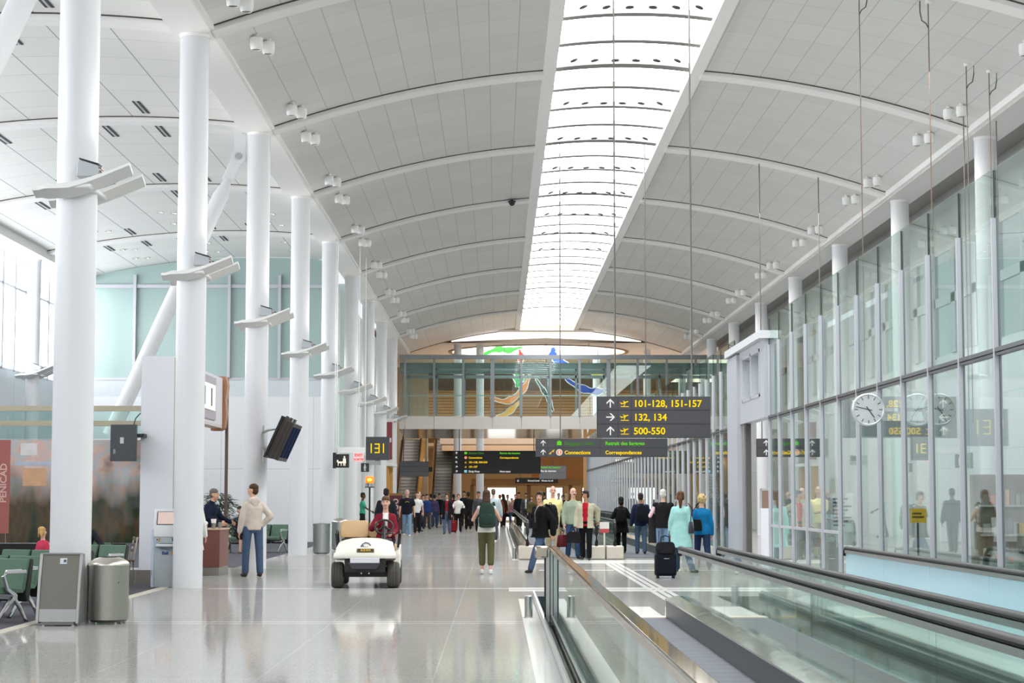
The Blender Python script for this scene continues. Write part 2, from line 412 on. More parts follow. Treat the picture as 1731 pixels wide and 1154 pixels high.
# --- glass wall on the right
GX = 4.84
gy0 = 10.0
gw = thing('glass_wall', 'long wall of clear glass panels between grey fins right of the moving walkways', 'glass wall', (GX, 0, 0))
gw['kind'] = 'structure'
fins = [18.2 + 1.412 * k for k in range(-6, 60)]
def in_portal(y): return 33.3 < y < 38.6
prev = None
fins = [y for y in fins if not in_portal(y)] + [38.4, 33.5]
fins = sorted(fins)
for a, b in zip(fins[:-1], fins[1:]):
    if a < 34 and b > 38: continue
    MB().box(-0.008, 0.008, a + 0.012, b - 0.012, 0.06, 2.92).build('pane', M_glass, gw)
    MB().box(-0.008, 0.008, a + 0.012, b - 0.012, 2.98, 4.74).build('pane', M_glass, gw)
    MB().box(-0.03, 0.03, a, b, 2.91, 2.935, 0).box(-0.04, 0.02, a, b, 2.945, 2.985, 0).build('transom', mat('5e5c5e', 0.35, 0.5), gw)
    MB().box(-0.03, 0.03, a, b, 0, 0.07).build('sill', M_alu, gw)
    if 25.3 < a < 33.4: MB().box(-0.02, 0.02, a, b, 1.03, 1.07).build('rail', M_alu, gw)
for y in fins:
    MB().box(-0.042, 0.002, y - 0.022, y + 0.022, 0, 4.25, 0).box(0.002, 0.024, y - 0.020, y + 0.022, 0, 4.25, 1).box(-0.012, 0.012, y - 0.012, y + 0.012, 4.25, 4.72, 1).build('mullion', [M_alu, M_seal], gw)
# portal bay with a doorway, solid panels and a small window above
M_portal = mat('bcbec6', 0.4, 0.15, noise=0.02)
dp = thing('door_1', 'grey panelled doorway bay in the glass wall', 'doorway', (GX, 0, 0)); dp['kind'] = 'structure'
MB().box(-0.16, 0.1, 36.9, 38.4, 0, 4.32).build('pier', M_portal, dp)
MB().box(-0.10, 0.1, 33.5, 36.9, 2.96, 3.36).box(-0.10, 0.1, 33.5, 36.9, 4.22, 4.42).box(-0.10, 0.1, 33.5, 34.05, 3.36, 4.22).box(-0.10, 0.1, 36.5, 36.9, 3.36, 4.22).build('lintel', M_portal, dp)
MB().box(-0.20, 0.14, 33.4, 38.5, 4.36, 4.50).build('cornice', mat('dcdde0', 0.4), dp)
MB().box(-0.01, 0.01, 34.05, 36.5, 3.36, 4.22).build('pane', M_glass, dp)
MB().box(-0.11, 0.05, 34.05, 34.13, 3.36, 4.22).box(-0.11, 0.05, 35.2, 35.3, 3.36, 4.22).box(-0.11, 0.05, 36.4, 36.5, 3.36, 4.22).box(-0.11, 0.05, 34.05, 36.5, 3.36, 3.41).box(-0.11, 0.05, 34.05, 36.5, 4.17, 4.22).build('window_frame', M_alu, dp)
MB().box(-0.06, 0.06, 36.6, 36.9, 0, 2.96).build('jamb', mat('8f8f8d', 0.5), dp)
MB().box(-0.05, 0.05, 36.42, 36.5, 0, 2.96).build('door_edge', mat('4c4b4a', 0.5), dp)
MB().box(-0.12, 0.12, 33.95, 34.05, 0, 1.35).build('door_post', mat('e4e5ea', 0.4), dp)

# --- far hall beyond the vault
beige = grid_mat('stone_wall', 'b9a68c', 'a4917a', 1.2, 0.6, 0.015, 0.015, ax='XZ', rough=0.5)
wood = grid_mat('wood_slats', 'b98f55', '6d5230', 8.0, 0.22, 0.03, 0.06, ax='XZ', rough=0.5)
orange = mat('e3ac70', 0.55, noise=0.05)
struct(MB().box(-16, 22, 146, 146.3, 0, 11).build('wall_end', [mat('c9a877', 0.6)]))
struct(MB().box(-16, 22, 140, 140.2, 6.4, 9.4).build('wall_end', wood))
struct(MB().box(-16, 22, 130, 140, 5.05, 5.25).build('floor', mat('cdb79f', 0.6)))
struct(MB().box(-16, 22, 106, 146, 10.9, 11.0).build('ceiling', mat('e6ddd0', 0.7)))
# flat white ceiling with the round rooflight
def disc_ceiling():
    mb = MB(); n = 64; cx, cy_, r = 2.5, 114.0, 5.3; z = 10.30
    ring = [(cx + r * math.cos(2 * math.pi * i / n), cy_ + r * math.sin(2 * math.pi * i / n)) for i in range(n)]
    outer = []
    for x, y in ring:
        dx, dy = x - cx, y - cy_
        t = min((19 / abs(dx)) if abs(dx) > 1e-6 else 1e9, ((6.6 if dy < 0 else 20) / abs(dy)) if abs(dy) > 1e-6 else 1e9)
        outer.append((cx + dx * t, cy_ + dy * t))
    vs_ = [(x, y, z) for x, y in ring] + [(x, y, z) for x, y in outer] + [(x, y, z + 0.8) for x, y in ring]
    fs = [(i, (i + 1) % n, n + (i + 1) % n, n + i) for i in range(n)] + [(i, (i + 1) % n, 2 * n + (i + 1) % n, 2 * n + i) for i in range(n)]
    mb.add(vs_, fs)
    return struct(mb.build('ceiling', mat('e2dad2', 0.6), smooth=20, fix=False)), ring
_, ring = disc_ceiling()
rl = thing('window_5', 'round rooflight in the ceiling of the far hall', 'rooflight', (0, 0, 0)); rl['kind'] = 'structure'
MB().add([(x, y, 10.8) for x, y in ring], [tuple(range(len(ring)))]).build('pane', emis('ffffff', 6.0), rl, fix=False)
MB().rings([[(2.5 + (5.3 + a) * math.cos(2 * math.pi * i / 64), 114.0 + (5.3 + a) * math.sin(2 * math.pi * i / 64), z) for i in range(64)] for a, z in ((-0.08, 10.25), (0.15, 10.25), (0.15, 10.34), (-0.08, 10.34))], closed=True).build('frame', mat('8b7862', 0.4), rl, smooth=30)
# arched clerestory at the end of the vault
wa = thing('window_6', 'bright arched clerestory at the far end of the vault', 'window', (0, 107.35, 0)); wa['kind'] = 'structure'
pts = arcpts(-2.6, 8.2, 24, 0.02)
low = [(x, 10.33 + 0.25 * (1 - abs((x - 2.8) / 6.0))) for x, _z in reversed(pts)]
MB().prism(pts + low, 'y', 0, 0.05).build('pane', emis('fffaf2', 1.8), wa)
trim(MB().prism([(x, min(z, 99)) for x, z in arcpts(-5.2, 10.7, 30, -0.02)] + [(10.7, 10.5), (10.7, 12.5), (-5.2, 12.5)], 'y', YE, YE + 0.3), mat('8a6f52', 0.6))
# walls closing the sides of the far hall
struct(MB().box(-16, -15.8, 97, 146, 0, 11).build('wall_left', beige))
struct(MB().box(21.8, 22, 97, 146, 0, 11).build('wall_right', beige))
struct(MB().box(-15.8, -4.5, 124.0, 124.3, 0, 10.05).build('wall_end', beige))
struct(MB().box(-16, -6.3, 97, 97.2, 0, 10.05).build('wall_end', beige))
struct(MB().box(4.84, 12.4, 106, 106.2, 0, 5).build('wall_end', orange))
# pink-beige soffit bands over the far gates
for y, z, h in ((113, 4.7, 'dcc3ab'), (117, 4.4, 'c7a887'), (124, 4.1, 'd9c3ac')):
    trim(MB().box(-3.4, 12, y, y + 3.0, z, z + 0.45), mat(h, 0.5))
struct(MB().box(2.2, 8.5, 120.0, 120.2, 2.6, 4.5).build('wall_end', orange))
trim(MB().box(-1.6, 8.5, 119, 119.4, 2.25, 2.7), mat('a9804e', 0.5))
for i, x in enumerate((-1.55, 2.0, 4.6, 6.4)):
    trim(MB().box(x - 0.12, x + 0.12, 119.0, 119.4, 0, 2.3), mat('8a6338', 0.5))
for i, (x, wd) in enumerate(((-0.6, 1.8), (3.2, 1.0), (5.5, 1.3))):
    wz = thing('window_%d' % (7 + i), 'bright doorway at the far end of the hall', 'window', (x, 122, 0)); wz['kind'] = 'structure'
    MB().box(0, wd, 0, 0.05, 0.1, 2.15).build('pane', emis('fdfaf4', 2.2), wz)
    MB().box(-0.08, 0, -0.05, 0.1, 0, 2.25).box(wd, wd + 0.08, -0.05, 0.1, 0, 2.25).build('frame', mat('7c6a55', 0.4), wz)
for x, y in ((-2.25, 108.5), (-0.97, 108.5), (8.9, 112), (5.9, 112)):
    column(x, y, 0.22, 10.30, 'round white column standing in the far hall beyond the bridge', 'white columns of the far hall')

# ------------------------------------------------------------------ area lights with no fixtures built (daylight itself comes from the glazing)
def area(name, loc, rot, sx, sy, e, col=(1, 1, 1)):
    l = bpy.data.lights.new(name, 'AREA'); l.shape = 'RECTANGLE'; l.size = sx; l.size_y = sy; l.energy = e; l.color = col
    o = bpy.data.objects.new(name, l); C.objects.link(o); o.location = loc; o.rotation_euler = rot
    return o
area('corridor_lamp', (8.0, 45, 9.2), (0, 0, 0), 2.0, 80, 2900, (1, 0.98, 0.95))
area('far_hall_lamp', (2, 128, 4.0), (0, 0, 0), 14, 8, 1000, (1, 0.86, 0.68))
area('upper_hall_lamp', (2, 132, 9.8), (0, 0, 0), 26, 8, 1500, (1, 0.86, 0.66))
area('bridge_foot_lamp', (-1, 112, 9.6), (0, 0, 0), 10, 8, 400, (1, 0.9, 0.78))
# ================================================================== fixtures on the structure
M_fix = mat('f0efec', 0.4, noise=0.01)
# ceiling downlights: white cans in pairs near both edges of the vault
def can():
    t = thing('ceiling_downlight', 'x', 'downlight')
    MB().lathe([(0.07, 0.25), (0.115, 0.22), (0.12, 0.10), (0.105, 0.02), (0.085, 0.0), (0.075, 0.03)], 20).build('housing', M_fix, t, smooth=35)
    MB().lathe([(0.08, 0.012), (0.08, 0.03)], 18).build('reflector', mat('77706a', 0.3, 0.6), t, smooth=30)
    MB().cyl((0, 0, 0.23), (0, 0, 0.33), 0.05, n=10).build('stem', M_fix, t, smooth=30)
    return t
c0 = can(); first = True
for side, X in (('left', -4.3), ('right', 9.85)):
    for y in RIBS[2:]:
        for dy in (-1.6, 1.45):
            for q in (0, 1):
                x = X + (0.075 if q else -0.075) * (1 if side == 'left' else -1); yy = y + dy + (0.27 if q else -0.27)
                if yy > 106: continue
                loc = (x, yy, zc(x) - 0.28)
                g = 'downlights along the %s edge of the vaulted ceiling' % side
                lb = 'white can downlight, one of the pairs along the %s edge of the vaulted ceiling' % side
                if first: c0.location = loc; c0['label'] = lb; c0['group'] = g; first = False
                else: dup(c0, loc, label=lb, group=g)
# dark round shades hung in rows under the skylight
d0 = None
for j in range(9):
    y = 36.1 + 4.5 * j
    for i in range(6):
        u = -1.12 + 2.24 * i / 5
        if d0 is None:
            d0 = thing('skylight_shade', 'small dark round shade hung in a row below the skylight glass', 'shade', (2.8 + u, y, 11.02), 0, 'round shades under the skylight')
            MB().lathe([(0.085, 0), (0.09, 0.02), (0.075, 0.03)], 20).build('disc', mat('23211f', 0.5), d0, smooth=30)
            MB().cyl((0, 0, 0.03), (0, 0, 0.16), 0.012, n=6).build('stem', M_rib, d0)
            k0 = d0
        else: k0 = dup(d0, (2.8 + u, y, 11.02))
        k0.rotation_euler = (0, u * 0.35, 0)
# winged uplights clamped to the columns
def blade(sgn):
    """curved white vane, canted so that its underside shows from below"""
    n = 16; rr = []
    for i in range(n + 1):
        u = -0.44 + 1.20 * i / n
        zz = -0.20 + 0.10 * (u + 0.42) + 0.25 * max(0, u + 0.02) ** 1.5
        th = 0.02 + 0.035 * max(0, 1 - abs(2.2 * i / n - 0.8))
        hw = 0.12 if i > 1 else 0.09
        rr.append([(u, y, zz - 0.38 * y + dz) for y, dz in ((-hw, 0.015), (hw, 0.015), (hw, -th), (-hw, -th))])
    return MB().rings(rr)
def uplight():
    t = thing('column_uplight', 'x', 'uplight')
    for y in (-0.42, 0.42):
        b = blade(0).build('vane', M_fix, t, smooth=40); b.location = (0, y, 0)
    MB().box(-0.28, 0.28, -0.52, 0.52, -0.165, -0.11).build('bracket', M_fix, t, bevel=0.02)
    for y in (-0.42, 0.42):
        b = MB().prism([(0.10, -0.02), (0.36, -0.02), (0.40, 0.06), (0.36, 0.12), (0.14, 0.19), (0.11, 0.14)], 'y', -0.10, 0.10).build('lamp_box', mat('b7bbbe', 0.35, 0.3), t, bevel=0.008); b.location = (0, y, 0)
        MB().prism([(0.13, 0.195), (0.37, 0.125), (0.375, 0.14), (0.135, 0.21)], 'y', -0.105, 0.105).build('lamp_glass', mat('272b35', 0.15), b)
        MB().box(0.365, 0.405, -0.10, 0.10, 0.075, 0.09, 0).box(0.372, 0.412, -0.10, 0.10, 0.035, 0.052, 0).build('fin', mat('8a6a5c', 0.25, 0.7), b)
    return t
u0 = uplight()
names = ['nearest', 'second', 'third', 'fourth', 'fifth', 'sixth', 'seventh', 'eighth', 'ninth']
for k in range(9):
    lb = 'white winged uplight clamped to the %s column of the left row' % names[k]
    loc = (-5.3, 23.7 + 9 * k, 5.52)
    if k == 0: u0.location = loc; u0['label'] = lb; u0['group'] = 'winged uplights on the column row'
    else: dup(u0, loc, label=lb, group='winged uplights on the column row')
    for s in (-1, 1):
        l = area('uplight_lamp', (-5.3 + s * 0.85, 23.7 + 9 * k, 5.9), (math.pi, s * -0.45, 0), 0.3, 0.3, LAMP * (1.6 if s < 0 else 0.5), (1, 0.97, 0.93)); l.data.spread = R(120)
for k in (3, 4):
    dup(u0, (-14.65, 23.7 + 9 * k, 5.52), label='white winged uplight on the slender column by the %s' % ('grey air unit' if k == 3 else 'far left windows'), group='winged uplights by the windows')
# air slots and downlights in the left hall ceiling
s0 = None
for y in RIBS[3:8]:
    for x, dy in ((-7.7, -1.3), (-8.9, -1.3), (-7.7, 1.4), (-8.9, 1.4), (-11.4, -1.3), (-12.6, 1.4), (-11.4, 1.4)):
        z = zl(x); a = math.atan(0.0376 * (x + 8.3))
        if s0 is None:
            s0 = thing('air_slot', 'pair of dark linear air slots in the panelled ceiling of the left hall', 'vent', (x, y + dy, z), 0, 'air slots in the left hall ceiling')
            MB().box(-0.02, 0.03, -0.62, 0.62, -0.012, 0.0).build('frame', M_alu, s0)
            for q in (-0.07, 0.04): MB().box(q, q + 0.045, -0.62, 0.62, -0.014, 0.0).build('slot', mat('2e2521', 0.6), s0)
            t = s0
        else: t = dup(s0, (x, y + dy, z))
        t.rotation_euler = (0, a, 0)
r0 = None
for y in (55.2, 57.5, 61.8, 64):
    for x in (-7.0, -9.9, -12.3):
        for q in (0, 1):
            loc = (x + q * 0.35, y + q * 0.3, zl(x + q * 0.35) - 0.01)
            if r0 is None:
                r0 = thing('recessed_downlight', 'small round recessed downlight in the left hall ceiling', 'downlight', loc, 0, 'recessed downlights of the left hall')
                MB().lathe([(0.10, 0), (0.10, -0.015), (0.075, -0.015), (0.07, 0)], 18).build('rim', M_chrome, r0, smooth=30)
                MB().lathe([(0.07, -0.004), (0.07, 0.0)], 18).build('lens', emis('fff4e0', 2), r0)
            else: dup(r0, loc)
# diagonal white struts bracing the beam
def brace(y, label):
    t = thing('diagonal_brace', label, 'brace', (-5.75, y, 0))
    a = Vector((0, 0, 9.1)); b = Vector((-2.75, 0, 2.9)); d = (b - a).normalized()
    MB().cyl(a + d * 0.55, a + d * 0.95, 0.07, 0.17, 24).cyl(a + d * 0.95, b, 0.17, 0.17, 24).build('tube', M_col, t, smooth=30)
    MB().obox(a + d * 0.3, (0.34, 0, 0) if False else Vector((d.z, 0, -d.x)) * 0.26, (0, 0.07, 0), d * 0.62).build('clevis', M_col, t, bevel=0.02)
    MB().cyl(a + Vector((0, -0.07, 0)), a + Vector((0, 0.07, 0)), 0.17, n=24).build('knuckle', M_col, t, smooth=30)
    MB().cyl(a + Vector((0, -0.10, 0)), a + Vector((0, 0.10, 0)), 0.07, n=16).build('pin', M_steel, t, smooth=30)
    MB().box(-0.10, 0.16, -0.03, 0.03, 8.95, 9.66).build('gusset', M_col, t)
brace(41.7, 'white diagonal tubular strut behind the second and third columns')
brace(24.4, 'white diagonal tubular strut at the upper left beside the nearest column')

# ================================================================== hanging signs
M_sign = mat('403f43', 0.45, noise=0.02); M_signd = mat('2a2a2d', 0.5)
E_y = emis('ffd414', 1.15); E_w = emis('f4f4f0', 1.0); E_g = emis('6fe32a', 0.9); E_gd = emis('5aa038', 0.7); E_o = emis('f09a74', 1.0)
def arrow(mb, cx, cz, s, ang, y=-0.072):
    ca, sa = math.cos(ang), math.sin(ang)
    def T(u, v_): return (cx + (u * ca - v_ * sa) * s, cz + (u * sa + v_ * ca) * s)
    for poly in ([(-0.07, -0.5), (0.07, -0.5), (0.07, 0.42), (-0.07, 0.42)],
                 [(0, 0.55), (-0.45, 0.10), (-0.45, -0.10), (0, 0.34)], [(0, 0.55), (0, 0.34), (0.45, -0.10), (0.45, 0.10)]):
        mb.prism([T(*q) for q in poly], 'y', y, y + 0.008)
def plane_icon(mb, cx, cz, s, y=-0.072, ground=True, ang=0.35):
    ca, sa = math.cos(ang), math.sin(ang)
    def T(u, v_): return (cx + (u * ca - v_ * sa) * s, cz + (u * sa + v_ * ca) * s)
    for poly in ([(-0.55, -0.05), (0.5, -0.05), (0.6, 0.03), (0.5, 0.1), (-0.5, 0.09)], [(-0.05, 0.0), (0.15, 0.0), (-0.2, -0.42), (-0.32, -0.42)],
                 [(0.0, 0.08), (0.18, 0.08), (-0.08, 0.36), (-0.18, 0.36)], [(-0.55, 0.0), (-0.4, 0.05), (-0.58, 0.3), (-0.68, 0.3)]):
        mb.prism([T(*q) for q in poly], 'y', y, y + 0.008)
    if ground: mb.box(cx - 0.6 * s, cx + 0.6 * s, y, y + 0.008, cz - 0.62 * s, cz - 0.52 * s)
def sign_box(t, x0, x1, z0, z1, rows, d=0.065, m=None, splits=()):
    MB().box(x0, x1, -d, d, z0, z1).build('housing', M_signd, t)
    h = (z1 - z0) / rows
    xs_ = [x0] + list(splits) + [x1]
    for r in range(rows):
        for a, b in zip(xs_[:-1], xs_[1:]):
            MB().box(a + 0.006, b - 0.006, -d - 0.004, -d, z1 - (r + 1) * h + 0.008, z1 - r * h - 0.008).build('face_panel', m or M_sign, t)
def hang(t, x, z, ztop):
    MB().cyl((x, 0, z), (x, 0, ztop), 0.015, n=6).build('cable', M_cable, t)
# sign 1
s1 = thing('hanging_sign', 'dark hanging sign with yellow gate numbers 101-128, 132, 134 and 500-550', 'sign', (2.705, 32.7, 0))
sign_box(s1, -0.98, 0.98, 2.57, 3.28, 3, splits=(-0.62, -0.385))
ar = MB(); pl = MB()
for r, (a, tx) in enumerate(((0, '101-128, 151-157'), (-math.pi / 2, '132, 134'), (0, '500-550'))):
    z = 3.28 - 0.2367 * (r + 0.5)
    arrow(ar, -0.75, z, 0.145, a); plane_icon(pl, -0.50, z + 0.01, 0.115)
    text('lettering', tx, 0.165, (-0.35, -0.071, z - 0.058), E_y, s1)
ar.build('arrows', E_w, s1); pl.build('plane_icons', E_y, s1)
for x in (-0.66, 0.67): hang(s1, x, 3.28, zc(2.7 + x) + 0.02)
# sign 2
s2 = thing('hanging_sign', 'dark two-row sign reading Baggage Claim and Connections in English and French', 'sign', (2.795, 50.7, 0))
sign_box(s2, -1.765, 1.765, 2.62, 3.11, 2, splits=(-1.44, -1.235, -1.03, -0.03))
ar = MB(); ic = MB()
for r in (0, 1): arrow(ar, -1.56, 3.11 - 0.245 * (r + 0.5), 0.145, 0)
ar.build('arrows', E_w, s2)
z = 3.11 - 0.1225
MB().box(-1.19, -1.07, -0.078, -0.07, z - 0.055, z + 0.045).box(-1.155, -1.105, -0.078, -0.07, z + 0.045, z + 0.065).build('suitcase_icon', E_g, s2)
text('lettering', 'Baggage Claim', 0.135, (-0.99, -0.071, z - 0.05), E_gd, s2, bold=0.012)
text('lettering', 'Retrait des bagages', 0.135, (0.10, -0.071, z - 0.05), E_g, s2)
z -= 0.245
pl = MB(); plane_icon(pl, -1.36, z - 0.02, 0.08, ground=False, ang=0.8); plane_icon(pl, -1.29, z + 0.04, 0.08, ground=False, ang=0.8); pl.build('plane_icons', E_y, s2)
MB().cyl((-1.13, -0.078, z), (-1.13, -0.07, z), 0.085, n=28).build('round_icon', E_w, s2)
MB().cyl((-1.13, -0.083, z), (-1.13, -0.078, z), 0.068, n=28).build('round_icon', E_o, s2)
MB().box(-1.142, -1.118, -0.087, -0.083, z - 0.045, z + 0.045).build('round_icon', E_w, s2)
text('lettering', 'Connections', 0.135, (-0.99, -0.071, z - 0.05), E_y, s2)
text('lettering', 'Correspondances', 0.135, (0.10, -0.071, z - 0.05), E_y, s2)
for x in (-1.1, 1.2): hang(s2, x, 3.11, 11.12)
# sign 3, over the far crossing
s3 = thing('hanging_sign', 'wide black five-row sign ending in Duty Free under the bridge', 'sign', (-0.02, 101.5, 0))
sign_box(s3, -2.36, 2.36, 2.80, 4.02, 5, m=mat('222123', 0.5))
ar = MB(); pl = MB()
for r, (a, tx, t2, e, e2) in enumerate(((0, 'Baggage Claim', 'Retrait des bagages', E_gd, E_g), (0.8, 'Connections', 'Correspondances', E_y, E_y), (0.8, '101-128, 500-550', '', E_y, E_y), (-0.8, '151-157', '', E_y, E_y), (-0.8, 'Duty Free', 'Hors taxe', E_w, E_w))):
    z = 4.02 - 0.244 * (r + 0.5)
    arrow(ar, -2.14, z, 0.13, a)
    if r in (2, 3): plane_icon(pl, -1.65, z, 0.09)
    text('lettering', tx, 0.14, (-1.49, -0.071, z - 0.05), e, s3)
    if t2: text('lettering', t2, 0.14, (0.17, -0.071, z - 0.05), e2, s3)
ar.build('arrows', E_w, s3); pl.build('plane_icons', E_y, s3)
MB().box(-1.72, -1.58, -0.078, -0.07, 3.845, 3.955).build('suitcase_icon', E_g, s3)
MB().cyl((-1.65, -0.078, 3.654), (-1.65, -0.07, 3.654), 0.075, n=20).build('round_icon', E_o, s3)
MB().box(-1.73, -1.58, -0.078, -0.07, 2.86, 2.99).build('duty_free_icon', emis('8fd0ea', 0.9), s3)
for x in (-2.0, 2.0): MB().cyl((x, 0.0, 4.02), (x, 0.0, 4.825), 0.02, n=6).build('cable', M_cable, s3)
# sign 4 and 5 further back
s4 = thing('hanging_sign', 'grey sign with one green and one white French line near the orange wall', 'sign', (3.33, 113.2, 0))
sign_box(s4, -0.80, 0.80, 2.62, 3.42, 2, m=mat('6d7079', 0.5))
text('lettering', 'Retrait des bagages', 0.15, (-0.72, -0.071, 3.27), E_g, s4); text('lettering', 'Pas de chariots', 0.15, (-0.72, -0.071, 3.05), E_w, s4)
for x in (-0.6, 0.6): MB().cyl((x, 0, 3.42), (x, 0, 4.72), 0.015, n=6).build('cable', M_cable, s4)
s5 = thing('hanging_sign', 'long low black sign with white lettering over the far doorway', 'sign', (2.45, 117.3, 0))
sign_box(s5, -1.32, 1.32, 2.40, 2.74, 1, m=mat('1d1c1c', 0.5))
arb = MB(); arrow(arb, -1.15, 2.57, 0.14, math.pi); arb.build('arrows', E_w, s5)
text('lettering', 'Ground Level', 0.13, (-0.55, -0.071, 2.52), E_w, s5); text('lettering', 'Niveau du sol', 0.13, (0.30, -0.071, 2.52), E_w, s5)
for x in (-1.0, 1.0): MB().cyl((x, 0, 2.74), (x, 0, 4.42), 0.015, n=6).build('cable', M_cable, s5)
s6 = thing('hanging_sign', 'plain grey sign seen unlit below the bridge beside the escalators', 'sign', (-4.2, 101.5, 0))
sign_box(s6, -1.0, 0.55, 2.65, 3.45, 3, m=mat('72757c', 0.5))
MB().box(0.55, 0.75, -0.05, 0.05, 2.9, 3.15).build('end_box', M_black, s6)
for x in (-0.8, 0.4): MB().cyl((x, 0, 3.45), (x, 0, 4.825), 0.02, n=6).build('cable', M_cable, s6)

# gate number sign 131 on its white arm
def digits(mb, s, x, z, h, y, th):
    seg = {'1': ['c'], '3': 'tmbRr', '2': 'tmbRl'}
    w_ = h * 0.52
    for ch in s:
        if ch == '1':
            mb.box(x, x + th, y, y + 0.008, z, z + h); x += h * 0.42
        else:
            for zz in (z, z + h / 2 - th / 2, z + h - th): mb.box(x, x + w_, y, y + 0.008, zz, zz + th)
            mb.box(x + w_ - th, x + w_, y, y + 0.008, z + h / 2, z + h)
            if ch == '3': mb.box(x + w_ - th, x + w_, y, y + 0.008, z, z + h / 2)
            else: mb.box(x, x + th, y, y + 0.008, z, z + h / 2)
            x += w_ + h * 0.34
    return mb
g1 = thing('gate_sign', 'square dark gate sign with glowing yellow number 131 on a white arm', 'sign', (-3.755, 59.7, 0))
MB().box(-0.37, 0.37, -0.07, 0.07, 2.71, 3.44).build('housing', M_sign, g1)
digits(MB(), '131', -0.215, 2.93, 0.30, -0.08, 0.035).build('digits', E_y, g1)
MB().box(-1.30, -0.37, -0.04, 0.04, 3.03, 3.11).box(-1.30, -0.37, -0.06, -0.04, 2.94, 3.10).build('arm', M_fix, g1)
# pet relief sign
g2 = thing('pictogram_sign', 'small black sign with a lit person and animal pictogram', 'sign', (-4.79, 58.9, 0))
MB().box(-0.20, 0.20, -0.05, 0.05, 2.46, 2.88).build('housing', M_signd, g2)
ic = MB()
ic.ell((0.06, -0.056, 2.79), (0.026, 0.006, 0.03)).prism([(0.01, 2.60), (0.11, 2.60), (0.10, 2.75), (0.02, 2.75)], 'y', -0.06, -0.05).box(0.03, 0.05, -0.06, -0.05, 2.52, 2.60).box(0.07, 0.09, -0.06, -0.05, 2.52, 2.60)
ic.prism([(-0.15, 2.60), (0.0, 2.60), (0.0, 2.65), (-0.15, 2.65)], 'y', -0.06, -0.05).box(-0.14, -0.12, -0.06, -0.05, 2.52, 2.60).box(-0.05, -0.03, -0.06, -0.05, 2.52, 2.60).box(-0.17, -0.13, -0.06, -0.05, 2.63, 2.70)
ic.build('pictogram', emis('fff2d8', 1.3), g2)
MB().box(-0.28, -0.20, -0.3, 0.05, 2.44, 2.92).build('side_box', M_black, g2)
for x in (-0.24, -0.18): MB().cyl((x, 0, 2.9), (x, 0, 9.62), 0.012, n=6).build('rod', M_steel, g2)
# exit sign
g3 = thing('exit_sign', 'pale sign with red letters EXIT SORTIE beside the third round column', 'sign', (-4.56, 62.6, 0))
MB().box(-0.165, 0.165, -0.04, 0.04, 2.72, 3.02).build('housing', mat('f3c9c6', 0.4, emit=0.35), g3)
text('lettering', 'EXIT', 0.13, (0, -0.043, 2.885), emis('e0303a', 1.0), g3, align='CENTER'); text('lettering', 'SORTIE', 0.10, (0, -0.043, 2.755), emis('e0303a', 1.0), g3, align='CENTER')
MB().cyl((0, 0, 3.0), (0, 0, zc(-4.56) + 0.03), 0.012, n=6).build('rod', M_fix, g3)
g4 = thing('pictogram_sign', 'small dark sign with a pale standing figure below the exit sign', 'sign', (-4.56, 65.6, 0))
MB().box(-0.14, 0.14, -0.04, 0.04, 2.42, 2.72).build('housing', M_signd, g4)
MB().ell((0, -0.045, 2.66), (0.025, 0.006, 0.025)).prism([(-0.05, 2.54), (0.05, 2.54), (0.03, 2.63), (-0.03, 2.63)], 'y', -0.05, -0.04).box(-0.03, -0.005, -0.05, -0.04, 2.45, 2.55).box(0.005, 0.03, -0.05, -0.04, 2.45, 2.55).build('pictogram', mat('bfc8c8', 0.5), g4)
MB().cyl((0, 0, 2.7), (0, 0, zc(-4.56) + 0.03), 0.012, n=6).build('rod', M_fix, g4)
g5 = thing('wall_plate', 'grey rectangular plate with a small dark square between white columns', 'plate', (-5.02, 77.2, 0))
MB().box(-0.40, 0.30, -0.03, 0.03, 2.85, 3.25).build('plate', mat('a7a9a8', 0.4), g5)
MB().box(0.06, 0.26, -0.04, -0.03, 3.02, 3.22).build('dark_square', mat('4a4d49', 0.5), g5)
MB().cyl((-0.28, 0, 3.25), (-0.28, 0, 9.62), 0.012, n=6).build('rod', M_steel, g5)

# clocks on the glass wall
def clock(loc, label, m_face, arm):
    t = thing('wall_clock', label, 'clock', loc)
    MB().lathe([(0.19, -0.04), (0.20, -0.03), (0.20, 0.04), (0.185, 0.05), (0.175, 0.042)], 48).build('case', mat('d6d7d8', 0.3, 0.3), t, smooth=35)
    f = MB().lathe([(0.182, 0.040), (0.182, 0.0405)], 48).build('face', m_face, t)
    mk = MB()
    for i in range(12):
        a = 2 * math.pi * i / 12
        mk.obox((0.15 * math.sin(a), 0.15 * math.cos(a), 0.043), Vector((math.cos(a), -math.sin(a), 0)) * 0.008, Vector((math.sin(a), math.cos(a), 0)) * 0.04, (0, 0, 0.004))
    mk.build('hour_marks', M_black, t)
    for nm_, a, L_, w_ in (('hour_hand', R(145), 0.115, 0.010), ('minute_hand', R(283), 0.155, 0.008)):
        d = Vector((math.sin(a), math.cos(a), 0)); s_ = Vector((math.cos(a), -math.sin(a), 0))
        MB().obox(d * (L_ / 2 - 0.02) + Vector((0, 0, 0.048)), s_ * w_, d * (L_ + 0.05), (0, 0, 0.003)).build(nm_, mat('2b3a44', 0.4), t)
    MB().box(min(0.19, arm), max(0.19, arm), -0.02, 0.02, -0.01, 0.02).build('arm', M_alu, t)
    t.rotation_euler = (math.pi / 2, 0, 0)
    return t
clock((4.535, 23.1, 2.615), 'round white clock on an arm in front of the glass wall', mat('eef0f0', 0.4), 0.30)
clock((5.40, 23.1, 2.615), 'round clock hanging behind the glass wall, seen dimly through it', mat('d4dadb', 0.4), -0.50)
